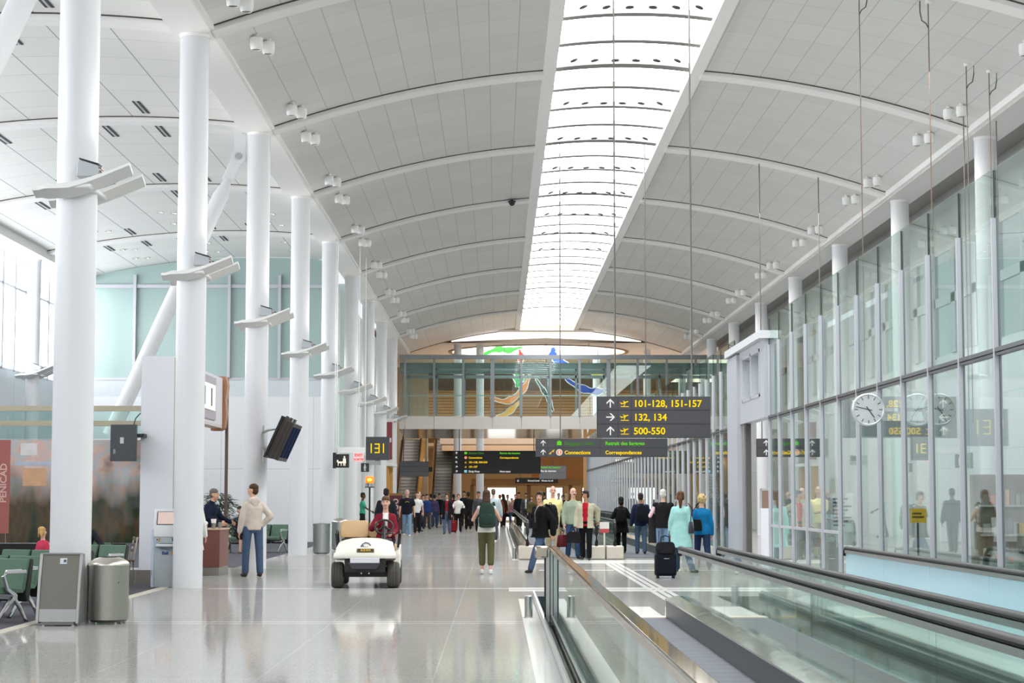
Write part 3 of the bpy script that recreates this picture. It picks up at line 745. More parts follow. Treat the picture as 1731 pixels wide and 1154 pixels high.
# gate sign 132 behind the glass
g6 = thing('gate_sign', 'grey gate sign numbered 132 seen through the glass wall', 'sign', (10.25, 39.8, 0))
MB().box(-0.40, 0.50, -0.06, 0.06, 2.62, 3.40).build('housing', mat('8b8f97', 0.5), g6)
digits(MB(), '132', -0.16, 2.86, 0.31, -0.07, 0.03).build('digits', emis('f0dc8a', 0.9), g6)
for x in (-0.3, 0.4): MB().cyl((x, 0, 3.4), (x, 0, zc(10.25) + 0.0 if x < 0.2 else 9.6), 0.012, n=6).build('cable', M_cable, g6)
# sign in the corridor, seen through the open doorway
s7 = thing('hanging_sign', 'dark arrow sign seen through the open doorway of the glass wall', 'sign', (7.9, 50.7, 0))
sign_box(s7, -0.95, 0.95, 2.62, 3.11, 2)
arb = MB(); arrow(arb, -0.70, 2.99, 0.15, 0); arrow(arb, -0.70, 2.74, 0.15, 0); arb.build('arrows', E_w, s7)
text('lettering', 'Baggage', 0.135, (-0.30, -0.071, 2.94), E_gd, s7); text('lettering', 'Connections', 0.135, (-0.30, -0.071, 2.69), E_y, s7)
for x in (-0.8, 0.8): hang(s7, x, 3.11, zc(7.9 + x))
# long sign-hanger cables with their elbows, over the corridor
for i, (x, y, z0, lb) in enumerate(((6.55, 33.6, 2.9, 'thin hanging wire nearest the skylight side over the glass corridor'), (7.80, 33.6, 2.9, 'thin hanging wire above the middle of the glass corridor'), (9.30, 36.9, 3.0, 'thin hanging wire in front of the nearest column behind the glass'), (9.75, 36.9, 3.0, 'rightmost thin hanging wire in front of the vault edge beam'))):
    t = thing('hanger_wire', lb, 'wire', (x, y, 0)); zt = zc(x)
    MB().cyl((0, 0, z0), (0, 0, zt), 0.010, n=6).build('wire', mat('6e5a4d', 0.5), t)
    s_ = -1 if i in (1,) else 1
    MB().tube([(0, 0, zt - 0.5), (0.04 * s_, 0, zt - 0.42), (0.12 * s_, 0, zt - 0.36), (0.15 * s_, 0, zt - 0.2), (0.15 * s_, 0, zt)], 0.012, 6).build('elbow', mat('54504c', 0.5), t)
    MB().cyl((0, 0, zt - 0.05), (0, 0, zt + 0.01), 0.05, n=12).build('ceiling_plate', M_rib, t)
# Only the left one of this last pair carries a small bar sign
s8 = thing('hanging_sign', 'blank grey bar sign hanging behind the glass wall', 'sign', (7.17, 33.6, 0))
MB().box(-0.72, 0.72, -0.05, 0.05, 2.62, 2.9).build('panel', mat('8d9296', 0.5), s8)
# black dome camera and white dots
t = thing('dome_camera', 'small black dome camera on a rib near the left edge of the skylight', 'camera', (0.47, 59.3, zc(0.47) - 0.10))
MB().cyl((0, 0, -0.02), (0, 0, 0.03), 0.12, n=18).build('base', M_dark, t, smooth=30)
MB().ell((0, 0, -0.03), (0.10, 0.10, 0.10)).build('dome', M_black, t, smooth=40)
# ================================================================== bridge across the hall
br = thing('footbridge', 'glazed grey steel footbridge crossing the hall above the far end', 'bridge', (0, 97.5, 0))
M_brs = mat('83888a', 0.4, 0.3); M_fasc = mat('cfc9c1', 0.5)
X0, X1 = -5.04, 11.2
MB().box(X0, X1, 0, 4.6, 5.2, 5.68).build('deck', M_fasc, br)
mx = [-4.74 + 1.5 * k for k in range(11)]
fx = [X0] + mx + [X1]
for a, b in zip(fx[:-1], fx[1:]):
    MB().box(a + 0.008, b - 0.008, -0.06, 0, 5.04, 5.70).build('fascia_panel', M_fasc, br)
    MB().box(a + 0.03, b - 0.03, 0.02, 0.035, 5.72, 8.6).build('pane', M_gl2, br)
    MB().add([(a, 0, 5.05), (b, 0, 5.05), (b, 5.4, 4.73), (a, 5.4, 4.73), (a, 0, 5.15), (b, 0, 5.15), (b, 5.4, 4.83), (a, 5.4, 4.83)], [(0, 3, 2, 1), (4, 5, 6, 7), (0, 1, 5, 4), (2, 3, 7, 6), (1, 2, 6, 5), (0, 4, 7, 3)]).build('soffit_panel', mat('b5b4ae', 0.14, 0.75, noise=0.03), br)
for k, x in enumerate(mx):
    wd = 0.10 if k in (3, 7) else 0.055
    MB().box(x - wd, x + wd, -0.12, 0.1, 5.70, 8.66).build('mullion', M_brs, br)
for z0, z1, y in ((8.64, 8.86, -0.16), (8.20, 8.48, 0.4), (7.92, 8.08, 0.4)):
    MB().box(X0, X1, y, y + 0.3, z0, z1).build('beam', M_brs, br)
for z0, z1 in ((8.3, 8.55), (7.92, 8.08)):
    MB().box(X0, X1, 4.2, 4.4, z0, z1).build('beam', M_brs, br)
MB().box(X0, X1, 0.16, 0.22, 6.75, 6.80).build('handrail', M_steel, br)
for k, x in enumerate(mx):
    MB().box(x - 0.05, x + 0.05, 4.2, 4.4, 5.68, 8.66).build('mullion', M_brs, br)

# abstract coloured glass streamers hung beyond the bridge
def streamer(pts, w_, h, label, edge=True):
    t = thing('hanging_sculpture', label, 'sculpture', (pts[0][0], pts[0][1], pts[0][2]), 0, 'hanging coloured glass streamers')
    P_ = [Vector(p) - Vector(pts[0]) for p in pts]
    N_ = 24
    def cr(t_):
        n = len(P_) - 1; f_ = min(t_ * n, n - 1e-6); i = int(f_); u = f_ - i
        p0, p1, p2, p3 = P_[max(i - 1, 0)], P_[i], P_[i + 1], P_[min(i + 2, n)]
        return 0.5 * ((2 * p1) + (p2 - p0) * u + (2 * p0 - 5 * p1 + 4 * p2 - p3) * u * u + (3 * p1 - p0 - 3 * p2 + p3) * u ** 3)
    C_ = [cr(i / N_) for i in range(N_ + 1)]
    def off(k):
        d = C_[min(k + 1, N_)] - C_[max(k - 1, 0)]; nrm = Vector((-d.z, 0, d.x)).normalized()
        return nrm * w_ * (0.25 + math.sin(math.pi * k / N_) * (0.75 + 0.25 * math.sin(7 * k / N_ * 3)))
    up = [C_[k] + off(k) for k in range(N_ + 1)]; lo = [C_[k] - off(k) for k in range(N_ + 1)]
    rr = [[a + Vector((0, -0.02, 0)), a + Vector((0, 0.02, 0)), b + Vector((0, 0.02, 0)), b + Vector((0, -0.02, 0))] for a, b in zip(up, lo)]
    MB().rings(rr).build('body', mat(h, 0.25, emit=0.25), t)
    for side in (up, lo):
        MB().tube(side, 0.035, 6).build('rim', mat('f4f2ee', 0.3), t, smooth=40)
    MB().cyl(C_[N_ // 2], (C_[N_ // 2].x, C_[N_ // 2].y, 10.79 - pts[0][2] if math.hypot(pts[0][0] + C_[12].x - 2.5, pts[0][1] - 114.0) < 5.2 else 10.31 - pts[0][2]), 0.012, n=6).build('wire', M_cable, t)
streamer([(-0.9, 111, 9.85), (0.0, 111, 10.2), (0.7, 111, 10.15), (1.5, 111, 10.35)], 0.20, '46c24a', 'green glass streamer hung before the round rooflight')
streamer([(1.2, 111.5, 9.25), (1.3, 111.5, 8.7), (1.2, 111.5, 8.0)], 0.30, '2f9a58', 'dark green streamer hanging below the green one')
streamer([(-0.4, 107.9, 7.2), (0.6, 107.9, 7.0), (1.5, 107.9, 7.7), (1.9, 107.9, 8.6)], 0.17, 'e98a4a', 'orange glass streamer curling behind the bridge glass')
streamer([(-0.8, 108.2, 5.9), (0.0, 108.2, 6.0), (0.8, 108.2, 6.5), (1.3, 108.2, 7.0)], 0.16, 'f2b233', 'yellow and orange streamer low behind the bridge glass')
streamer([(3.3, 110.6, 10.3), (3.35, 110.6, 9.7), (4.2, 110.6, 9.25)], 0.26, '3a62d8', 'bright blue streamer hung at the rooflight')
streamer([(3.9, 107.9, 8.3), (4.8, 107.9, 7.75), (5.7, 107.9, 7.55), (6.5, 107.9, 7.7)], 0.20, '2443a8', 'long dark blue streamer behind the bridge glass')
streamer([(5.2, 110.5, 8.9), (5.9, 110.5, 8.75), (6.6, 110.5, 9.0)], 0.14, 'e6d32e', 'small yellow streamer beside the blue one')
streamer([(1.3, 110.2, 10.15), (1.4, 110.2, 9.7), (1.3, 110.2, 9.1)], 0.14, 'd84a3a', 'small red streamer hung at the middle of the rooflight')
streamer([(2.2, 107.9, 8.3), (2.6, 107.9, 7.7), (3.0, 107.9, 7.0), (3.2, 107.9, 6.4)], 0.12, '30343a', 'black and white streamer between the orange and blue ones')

# escalators at the far left
def escalator(x, label):
    t = thing('escalator', label, 'escalator', (x, 112.0, 0))
    n = 26; h = 0.2; d = 0.35
    for i in range(n):
        MB().box(-0.52, 0.52, i * d, i * d + d, max(0, i * h - 0.25), (i + 1) * h, 0).box(-0.52, 0.52, i * d - 0.01, i * d, (i + 1) * h - 0.03, (i + 1) * h, 1).build('step', [mat('b5b5b4', 0.5), mat('5c5c5f', 0.5)], t)
    for s in (-1, 1):
        a = [(0 - 0.9, 0), (n * d, n * h), (n * d, n * h + 0.9), (-0.6, 0.95), (-0.9, 0.7)]
        MB().prism(a, 'x', s * 0.56 - 0.03, s * 0.56 + 0.03).build('balustrade', mat('b88a45', 0.2, 0.6), t)
        MB().tube([(s * 0.56, -0.9, 0.72), (s * 0.56, -0.6, 1.0), (s * 0.56, n * d, n * h + 0.95)], 0.05, 8).build('handrail', M_rubber, t, smooth=40)
        MB().prism([(-0.9, 0), (n * d, n * h), (n * d, n * h - 0.6), (0.6, 0)], 'x', s * 0.68 - 0.09, s * 0.68 + 0.09).build('truss_cladding', mat('c79b55', 0.3, 0.4), t)
    return t
escalator(-3.25, 'escalator with grey steps and golden sides rising beyond the bridge')
escalator(-5.35, 'escalator half hidden behind the left columns below the bridge')

# ================================================================== moving walkways
M_belt = grid_mat('pallets', '6b6d73', '46484e', 40.0, 0.40, 0.0, 0.02, rough=0.85)
M_belt2 = grid_mat('pallets_dark', '5a5e60', '3c3f41', 40.0, 0.40, 0.0, 0.02, rough=0.4)
M_polish = mat('dcdad4', 0.10, 1.0, noise=0.05, scale=3, bump=0.15)
M_dkskirt = mat('4a494b', 0.4)
M_yel = mat('e8a514', 0.6, spec=0.1)
M_blue = frosted((0.66, 0.90, 0.97), 0.72, 'blue_glass')
def handrail(t, X, y0, y1, z, wrap=None):
    pts = [(X, y0, z), (X, y1, z)]
    if wrap is not None:
        e = []; r = 0.30; s = -1
        yN = wrap
        for i in range(9):
            a = math.pi / 2 * i / 8
            e.append((X, yN - r * math.sin(a), z - r + r * math.cos(a)))
        e.append((X, yN - r, 0.42)); e.append((X, yN - r + 0.06, 0.33)); e.append((X, yN - r + 0.16, 0.30))
        pts = e[::-1] + [(X, y1, z)]
    MB().tube(pts, 0.042, 10, ry=0.03).build('handrail', M_rubber, t, smooth=50)
    MB().box(X - 0.022, X + 0.022, y0 + 0.05, y1, z - 0.075, z - 0.025).build('rail_track', M_steel, t)
def walkway(label, xl, xr, y0, y1, gls, group=None, near=True, left=True, belt=None, zrail=0.96):
    t = thing('moving_walkway', label, 'moving walkway', (0, 0, 0))
    MB().box(xl + 0.18, xr - 0.18, y0 if near else y0 + 1.5, y1, 0.0, 0.012).build('belt', belt or M_belt, t)
    a, b = (y0, y1)
    for X, s in ((xl, 1), (xr, -1)):
        if X == xl and not left: continue
        n = max(1, int((b - a) / 2.4))
        for i in range(n):
            p, q = a + (b - a) * i / n, a + (b - a) * (i + 1) / n
            MB().box(X - 0.006, X + 0.006, p + 0.006, q - 0.006, 0.27, zrail - 0.06).build('glass_panel', gls, t)
        MB().prism([(X + s * 0.19, 0.0), (X + s * 0.19, 0.245), (X + s * 0.03, 0.285), (X - s * 0.08, 0.285), (X - s * 0.08, 0.0)], 'y', a + 0.0, b).build('deck', [M_polish], t)
        MB().box(X + s * 0.19, X + s * 0.196, a, b, 0.012, 0.225).build('skirt', M_dkskirt, t)
        handrail(t, X, a - (0.15 if near else 0.0), b, zrail, None if near else a + 0.25)
        if not near:
            MB().box(X - 0.22, X + 0.22, a - 0.05, a + 0.5, 0, 0.34).build('pedestal', mat('cfc6b8', 0.35, 0.3), t, bevel=0.03)
    if near:
        MB().box(xl + 0.0, xr, y0 - 0.22, y0, 0.0, 0.02).build('comb_plate', mat('d9cfc4', 0.3, 0.5), t)
    return t
def near_walkway(label, xl, xr, y_far, gls_l, gls_r, belt, left, comb, off=0.19):
    t = thing('moving_walkway', label, 'moving walkway', (0, 0, 0))
    y_near = -4.0
    MB().box((xl + 0.56) if not left else xl + 0.19, xr - off, y_near, y_far - 0.05, 0.0, 0.012).build('belt', belt, t)
    for X, s, g, on in ((xl, 1, gls_l, left), (xr, -1, gls_r, True)):
        if not on: continue
        n = 12; of = off if X == xr else 0.19
        for i in range(n):
            p, q = y_near + (y_far - y_near) * i / n, y_near + (y_far - y_near) * (i + 1) / n
            MB().box(X - 0.006, X + 0.006, p + 0.006, q - 0.006, 0.27, 0.84).build('glass_panel', g, t)
        MB().prism([(X + s * of, 0.0), (X + s * of, 0.245), (X + s * (of - 0.16), 0.285), (X - s * 0.05, 0.285), (X - s * 0.05, 0.0)], 'y', y_near, y_far + 0.1).build('deck', M_polish if of < 0.3 else mat('dcdcda', 0.3, 0.3), t)
        MB().box(min(X + s * of, X + s * (of + 0.006)), max(X + s * of, X + s * (of + 0.006)), y_near, y_far - 0.1, 0.012, 0.235).build('skirt', M_dkskirt, t)
        r = 0.05
        pts = [(X, y_far + 0.02, 0.80), (X, y_far + 0.0, 0.865), (X, y_far - 0.06, 0.90), (X, y_near, 0.90)]
        MB().tube(pts, 0.038, 10, ry=0.026).build('handrail', M_rubber, t, smooth=50)
        MB().box(X - 0.028, X + 0.028, y_near, y_far - 0.04, 0.835, 0.875).build('rail_track', M_steel, t)
    MB().box((xl + 0.56) if not left else xl + 0.19, xr - 0.17, y_far - 0.16, y_far + 0.16, 0.012, 0.022).build('comb_plate', comb, t)
    return t
near_walkway('near moving walkway with a pale grey belt, right of the flat steel guard rail', 0.69, 2.36, 24.5, None, M_wgl, M_belt, False, mat('e6d2bd', 0.4))
near_walkway('near moving walkway along the glass wall with blue-tinted outer glass', 2.86, 4.50, 24.5, M_wgl, M_blue, M_belt2, True, M_yel, off=0.66)
def far_walkway(label, xl, xr, y0, y1, sticker):
    t = walkway(label, xl, xr, y0, y1, M_gl2, near=False)
    if sticker:
        MB().box(xl - 0.37, xl - 0.13, y0 + 0.2, y0 + 0.206, 0.66, 0.93).box(xl - 0.37, xl - 0.13, y0 + 0.194, y0 + 0.2, 0.66, 0.76, 1).box(xl - 0.27, xl - 0.23, y0 + 0.206, y0 + 0.22, 0.3, 0.9).build('notice', [mat('ece6df', 0.5), mat('c0474a', 0.5)], t)
    return t
far_walkway('far moving walkway on the left, where people step off beside the concourse', 0.76, 2.48, 47.4, 96, False)
far_walkway('far moving walkway next to the glass wall, with a red and white notice', 2.94, 4.50, 47.4, 96, True)
# walkway balustrade in the corridor behind the glass
t = thing('moving_walkway', 'moving walkway balustrade with a rounded black end behind the glass wall', 'moving walkway', (0, 0, 0))
MB().box(6.094, 6.106, -4, 24.0, 0.27, 0.80).build('glass_panel', M_gl2, t); MB().box(5.95, 6.25, -4, 24.2, 0, 0.28).build('deck', M_steel, t)
handrail(t, 6.1, 23.5, -4, 0.92, None)
MB().tube([(6.1, 23.4 + 0.34 * math.sin(a), 0.58 + 0.34 * math.cos(a)) for a in [math.pi * i / 10 for i in range(11)]], 0.045, 10, ry=0.035).build('newel', M_rubber, t, smooth=50)

# guard rail at the left of the near walkway
gr = thing('guard_rail', 'glass guard with flat steel cap and square end post in the foreground', 'guard rail', (0.69, 0, 0))
n = 6
for i in range(n):
    p, q = -4 + 27.6 * i / n, -4 + 27.6 * (i + 1) / n
    MB().box(-0.008, 0.008, p + 0.005, q - 0.005, 0.05, 0.88).build('glass_panel', M_wgl, gr)
MB().box(-0.046, 0.046, -4, 23.75, 0.885, 0.945).build('cap', mat('a89c88', 0.07, 1.0, noise=0.15, scale=6), gr, bevel=0.012)
MB().box(-0.02, 0.02, -4, 23.7, 0.05, 0.09).build('base_channel', M_steel, gr)
MB().box(-0.22, -0.055, 23.55, 23.75, 0.80, 0.945).build('end_return', mat('b8ae9f', 0.25, 1.0), gr, bevel=0.02)
mb = MB()
for x in (-0.055, 0.0, 0.055): mb.box(x - 0.022, x + 0.022, 23.72, 23.78, 0.0, 0.885, 0)
mb.box(-0.098, 0.098, 23.79, 23.83, 0.0, 0.885, 1)
mb.build('end_post', [M_steel, mat('30343a', 0.4)], gr)
# low steel curb and the dark polished strip inside it
t = thing('curb', 'low polished steel curb left of the guard rail', 'curb', (0.57, 0, 0))
MB().box(-0.012, 0.012, -4, 29.8, 0, 0.10).build('plate', M_steel, t)
MB().box(0.012, 0.04, -4, 29.8, 0, 0.06).build('inner_step', M_dark, t)
trim(MB().box(0.61, 1.25, -4, 29.8, 0, 0.006), polished('23251f', 0.42, 0.03))
def bollard(x, y, label):
    t = thing('bollard', label, 'bollard', (x, y, 0))
    MB().lathe([(0.052, 0), (0.052, 0.275), (0.046, 0.285)], 24).build('tube', M_steel, t, smooth=30)
    MB().lathe([(0.062, 0), (0.062, 0.012), (0.052, 0.014)], 24).build('base_flange', M_chrome, t, smooth=30)
bollard(0.41, 24.6, 'short steel bollard at the start of the curb, left of the guard rail')
bollard(1.30, 27.3, 'short steel bollard seen through the guard rail glass')
bollard(0.44, 48.0, 'short steel bollard beside the far left walkway end')
t = thing('curb', 'low steel curb running beside the far left walkway', 'curb', (0.50, 0, 0))
MB().box(-0.012, 0.012, 48.2, 95, 0, 0.12).build('plate', M_steel, t)

# ================================================================== litter bins, info stand, kiosk
def bin_(x, y, r, h, label, top='dome', m=M_brush):
    t = thing('litter_bin', label, 'bin', (x, y, 0))
    MB().lathe([(r, 0.05), (r, h)], 40).build('body', m, t, smooth=30)
    MB().lathe([(r - 0.03, 0.02), (r - 0.01, 0.05)], 40).build('plinth', mat('6b6964', 0.4, 0.8), t, smooth=30)
    for a in range(4): MB().cyl((0.7 * r * math.cos(a * 1.57 + .7), 0.7 * r * math.sin(a * 1.57 + .7), 0), (0.7 * r * math.cos(a * 1.57 + .7), 0.7 * r * math.sin(a * 1.57 + .7), 0.025), 0.02, n=8).build('foot', M_chrome, t)
    if top == 'dome':
        MB().lathe([(r + 0.006, h), (r + 0.006, h + 0.02), (r * 0.93, h + 0.05), (r * 0.7, h + 0.085), (r * 0.45, h + 0.10), (r * 0.2, h + 0.105)], 40).build('lid', mat('c9c4b8', 0.3, 0.9), t, smooth=40)
        MB().lathe([(r * 0.42, h + 0.102), (r * 0.42, h + 0.108)], 28).build('opening', M_black, t)
    else:
        MB().lathe([(r + 0.006, h - 0.02), (r + 0.006, h + 0.03), (r * 0.8, h + 0.04)], 40).build('lid', M_steel, t, smooth=40)
        MB().lathe([(r * 0.5, h + 0.038), (r * 0.5, h + 0.044)], 28).build('opening', M_black, t)
    MB().cyl((r * 0.62, -r * 0.79, h - 0.2), (r * 0.65, -r * 0.82, h - 0.2), 0.012, n=10).build('lock', M_chrome, t)
    return t
bin_(-4.80, 23.62, 0.245, 0.71, 'brushed steel litter bin with a domed lid at the nearest column')
bin_(-4.78, 51.9, 0.23, 0.80, 'round steel litter bin standing right of the fourth column', 'flat', M_steel)
bin_(-4.62, 55.9, 0.23, 0.82, 'round steel litter bin beyond the fourth column, behind the cart', 'dome', M_steel)
t = thing('info_stand', 'slanted steel stand with a blank dark panel in front of the nearest column', 'stand', (-5.30, 23.28, 0), R(-3))
M_std = mat('9b9b99', 0.4, 0.7)
side = [(-0.20, 0.03), (-0.19, 0.10), (-0.12, 0.55), (-0.04, 0.865), (0.05, 0.865), (0.12, 0.5), (0.14, 0.03)]
for s in (-1, 1): MB().prism(side, 'x', s * 0.245 - 0.018, s * 0.245 + 0.018).build('side_frame', M_std, t, bevel=0.004)
MB().prism([(-0.165, 0.20), (-0.10, 0.56), (-0.03, 0.855), (0.03, 0.855), (0.05, 0.2)], 'x', -0.227, 0.227).build('panel', mat('6b6861', 0.42, 0.5, noise=0.03), t)
MB().prism([(-0.185, 0.05), (-0.165, 0.20), (0.05, 0.2), (0.1, 0.05)], 'x', -0.227, 0.227).build('lower_panel', M_std, t)
MB().box(-0.20, 0.20, -0.17, 0.12, 0.012, 0.05).build('plinth', mat('7c7c7a', 0.4, 0.7), t)
MB().box(-0.24, 0.24, -0.045, 0.05, 0.855, 0.872).build('top_rail', M_std, t)
MB().obox((0.03, -0.052, 0.775), (0.085, 0, 0), (0, 0.008, 0), (0, 0.018, 0.07)).build('label_plate', mat('c8d0d6', 0.4), t)
MB().obox((0.048, -0.058, 0.778), (0.03, 0, 0), (0, 0.006, 0), (0, 0.008, 0.03)).build('symbol', mat('3a4a58', 0.4), t)
for x in (-0.18, 0.18):
    for y in (-0.13, 0.08): MB().cyl((x, y, 0), (x, y, 0.02), 0.02, n=8).build('foot', M_chrome, t)

t = thing('internet_kiosk', 'grey internet kiosk with tilted screen left of the second column', 'kiosk', (-5.73, 33.02, 0), R(4))
M_kg = mat('aab2b6', 0.45); M_kl = mat('dfe0e0', 0.4)
MB().box(-0.19, 0.21, -0.14, 0.20, 0, 0.86).build('cabinet', M_kg, t, bevel=0.01)
MB().box(-0.245, -0.19, -0.12, 0.22, 0.0, 1.0).build('side_post', mat('c6cde0', 0.4), t, bevel=0.008)
MB().prism([(-0.15, 0.86), (-0.16, 1.02), (0.03, 1.35), (0.10, 1.33), (0.10, 0.86)], 'x', -0.205, 0.215).build('head', M_kl, t, bevel=0.015)
d = Vector((0, 0.19, 0.33)).normalized(); nrm = Vector((0, -0.33, 0.19)).normalized()
c = Vector((0.005, -0.065, 1.185))
MB().obox(c + nrm * 0.002, (0.32, 0, 0), d * 0.26, nrm * 0.012).build('bezel', M_dark, t)
MB().obox(c + nrm * 0.006, (0.29, 0, 0), d * 0.235, nrm * 0.012).build('screen', emis('f0d9d0', 0.85), t)
MB().box(-0.15, 0.20, -0.26, -0.14, 0.70, 0.745).build('keyboard_shelf', mat('d4d8da', 0.4), t, bevel=0.012)
MB().box(-0.10, 0.16, -0.144, -0.139, 0.75, 0.758).build('slot', M_black, t)
MB().box(-0.115, -0.085, -0.148, -0.14, 0.79, 0.845).build('card_reader', mat('b98a35', 0.4), t)
MB().box(0.115, 0.155, -0.148, -0.14, 0.79, 0.85).build('coin_slot', M_black, t)
MB().cyl((-0.14, -0.146, 0.82), (-0.14, -0.14, 0.82), 0.012, n=10).build('button', M_dark, t)
text('lettering', 'Bell', 0.075, (0.0, -0.143, 0.565), mat('2a4a86', 0.4), t, align='CENTER', bold=0.035)
mb = MB()
for i in range(3): mb.tube([(-0.09 + 0.19 * k / 8, -0.143, 0.635 + 0.012 * i + 0.022 * math.sin(math.pi * k / 8 + i)) for k in range(9)], 0.004, 5)
mb.build('emblem', mat('6f8db4', 0.4), t)
MB().box(0.10, 0.145, -0.146, -0.14, 0.565, 0.625).build('sticker', mat('d8a94e', 0.5), t)
MB().box(-0.23, -0.225, -0.13, -0.12, 0.2, 0.3).build('seam', M_dark, t)

# ================================================================== shop front and screens left of the columns
t = thing('pylon', 'tall plain white pylon panel left of the second column', 'pylon', (-6.115, 34.4, 0))
MB().box(-0.305, 0.285, -0.2, 0.2, 0.25, 4.09).build('panel', mat('e4e5ea', 0.5, noise=0.01), t)
MB().box(0.285, 0.305, -0.2, 0.2, 0.25, 4.07).build('edge_trim', mat('b9b39a', 0.3, 0.4), t)
MB().box(-0.55, 0.305, -0.22, 0.2, 0, 0.25).build('plinth', grid_mat('stone_plinth', '7d766d', 'b3aca2', 0.36, 2, 0.008, 0.0, ax='XZ', rough=0.4), t)
t = thing('shop_fascia', 'shop fascia with wooden ends and a pale lettered sign between second and third columns', 'fascia', (0, 0, 0))
MB().box(-6.05, -5.80, 34.9, 40.0, 3.06, 4.05).build('board', mat('d3d0d6', 0.45), t)
MB().box(-5.80, -5.77, 35.6, 38.9, 3.12, 3.98).build('panel', mat('a8a0a6', 0.45), t)
MB().box(-5.77, -5.75, 36.0, 38.7, 3.30, 3.82).build('sign_box', mat('f0eee9', 0.4, emit=0.3), t)
for y in (36.6, 37.2, 38.1): MB().box(-5.75, -5.742, y, y + 0.12, 3.38, 3.74).build('sign_stroke', mat('5a5554', 0.5), t)
M_wood = mat('a9795a', 0.4, noise=0.18, scale=4)
for y, s in ((34.65, 1), (40.1, 1)):
    pr = [(-5.86 + 0.02, 2.95), (-5.76, 3.0), (-5.72, 3.3), (-5.74, 3.6), (-5.70, 3.9), (-5.74, 4.1), (-6.05, 4.1), (-6.05, 2.95)]
    MB().prism(pr, 'y', y - 0.05, y + 0.28).build('wood_end', M_wood, t, bevel=0.01)
MB().box(-6.05, -5.80, 34.9, 40.0, 3.0, 3.06).build('soffit', mat('c9bdb6', 0.5), t)
MB().cyl((-5.76, 40.42, 0), (-5.76, 40.42, 4.1), 0.035, n=12).build('post', mat('5d4a40', 0.4), t, smooth=30)
MB().cyl((-5.80, 34.78, 0), (-5.80, 34.78, 4.1), 0.035, n=12).build('post', mat('a39a84', 0.3, 0.5), t, smooth=30)
MB().box(-6.05, -5.95, 34.75, 34.95, 0.9, 3.0).build('jamb', mat('d6d3dc', 0.5), t)
t = thing('menu_screen', 'small blue framed screen on the shop jamb left of the second column', 'screen', (-5.83, 35.05, 2.05))
MB().box(-0.05, 0.0, -0.12, 0.12, -0.15, 0.15).build('frame', mat('2f3850', 0.4), t)
MB().box(-0.012, 0.003, -0.10, 0.10, -0.12, 0.12).build('screen', emis('9db4d0', 0.7), t)
MB().box(-0.12, -0.05, -0.03, 0.03, -0.03, 0.03).build('bracket', M_dark, t)

# glass screen of the lounge with its printed street scene
def mural():
    m, N, L, p = nm('printed_mural')
    p.inputs['Roughness'].default_value = 0.08
    tc = N.new('ShaderNodeTexCoord'); sp = N.new('ShaderNodeSeparateXYZ'); L.new(tc.outputs['Object'], sp.inputs[0])
    n1 = N.new('ShaderNodeTexNoise'); n1.inputs['Scale'].default_value = 1.6; n1.inputs['Detail'].default_value = 3; L.new(tc.outputs['Object'], n1.inputs['Vector'])
    n2 = N.new('ShaderNodeTexNoise'); n2.inputs['Scale'].default_value = 2.4; n2.inputs['Detail'].default_value = 2
    mp = N.new('ShaderNodeMapping'); mp.inputs['Location'].default_value = (7, 3, 2); mp.inputs['Scale'].default_value = (1.2, 1, 0.5); L.new(tc.outputs['Object'], mp.inputs[0]); L.new(mp.outputs[0], n2.inputs['Vector'])
    def ramp(cols, src):
        r = N.new('ShaderNodeValToRGB'); e = r.color_ramp.elements
        while len(e) < len(cols): e.new(0.5)
        for q, (pos, h) in zip(e, cols): q.position = pos; q.color = (*rgb(h), 1)
        L.new(src, r.inputs[0]); return r.outputs[0]
    hi = ramp([(0.3, 'efe0da'), (0.45, 'd8b5a8'), (0.52, 'b9bfc2'), (0.6, 'd6b9a8'), (0.72, '947a78')], n1.outputs[0])
    lo = ramp([(0.3, '20231f'), (0.45, '3a4230'), (0.55, '5c4a35'), (0.7, '2c3326')], n2.outputs[0])
    mr = N.new('ShaderNodeMapRange'); mr.inputs[1].default_value = 1.45; mr.inputs[2].default_value = 2.05
    ad = N.new('ShaderNodeMath'); ad.operation = 'MULTIPLY_ADD'; ad.inputs[1].default_value = 0.8; L.new(n2.outputs[0], ad.inputs[0]); L.new(sp.outputs['Z'], ad.inputs[2])
    sb = N.new('ShaderNodeMath'); sb.operation = 'SUBTRACT'; sb.inputs[1].default_value = 0.4; L.new(ad.outputs[0], sb.inputs[0]); L.new(sb.outputs[0], mr.inputs[0])
    mx = N.new('ShaderNodeMix'); mx.data_type = 'RGBA'; L.new(mr.outputs[0], mx.inputs['Factor']); L.new(lo, mx.inputs['A']); L.new(hi, mx.inputs['B'])
    L.new(mx.outputs['Result'], p.inputs['Base Color'])
    return m
t = thing('lounge_screen', 'glass lounge screen with bronze rails and a printed street scene behind the seats', 'screen', (0, 34.3, 0))
M_bronze = mat('a89f89', 0.3, 0.6)
mm = mural()
for i in range(7):
    a = -6.42 - 1.21 * (i + 1); b = a + 1.21
    b2 = b if i else -6.42
    MB().box(a + 0.006, b2 - 0.006, -0.01, 0.01, 0.73, 2.58).build('printed_pane', mm, t)
    MB().box(a + 0.006, b2 - 0.006, -0.01, 0.01, 2.60, 3.12).build('clear_pane', M_gl2, t)
    MB().box(a, b2 if i else -6.68, -0.03, 0.03, 0.0, 0.72).build('base_panel', mat('191816', 0.25), t)
for z in (3.10, 2.83): MB().box(-15.0, -6.42, -0.05, 0.05, z, z + 0.095).build('rail', M_bronze, t)
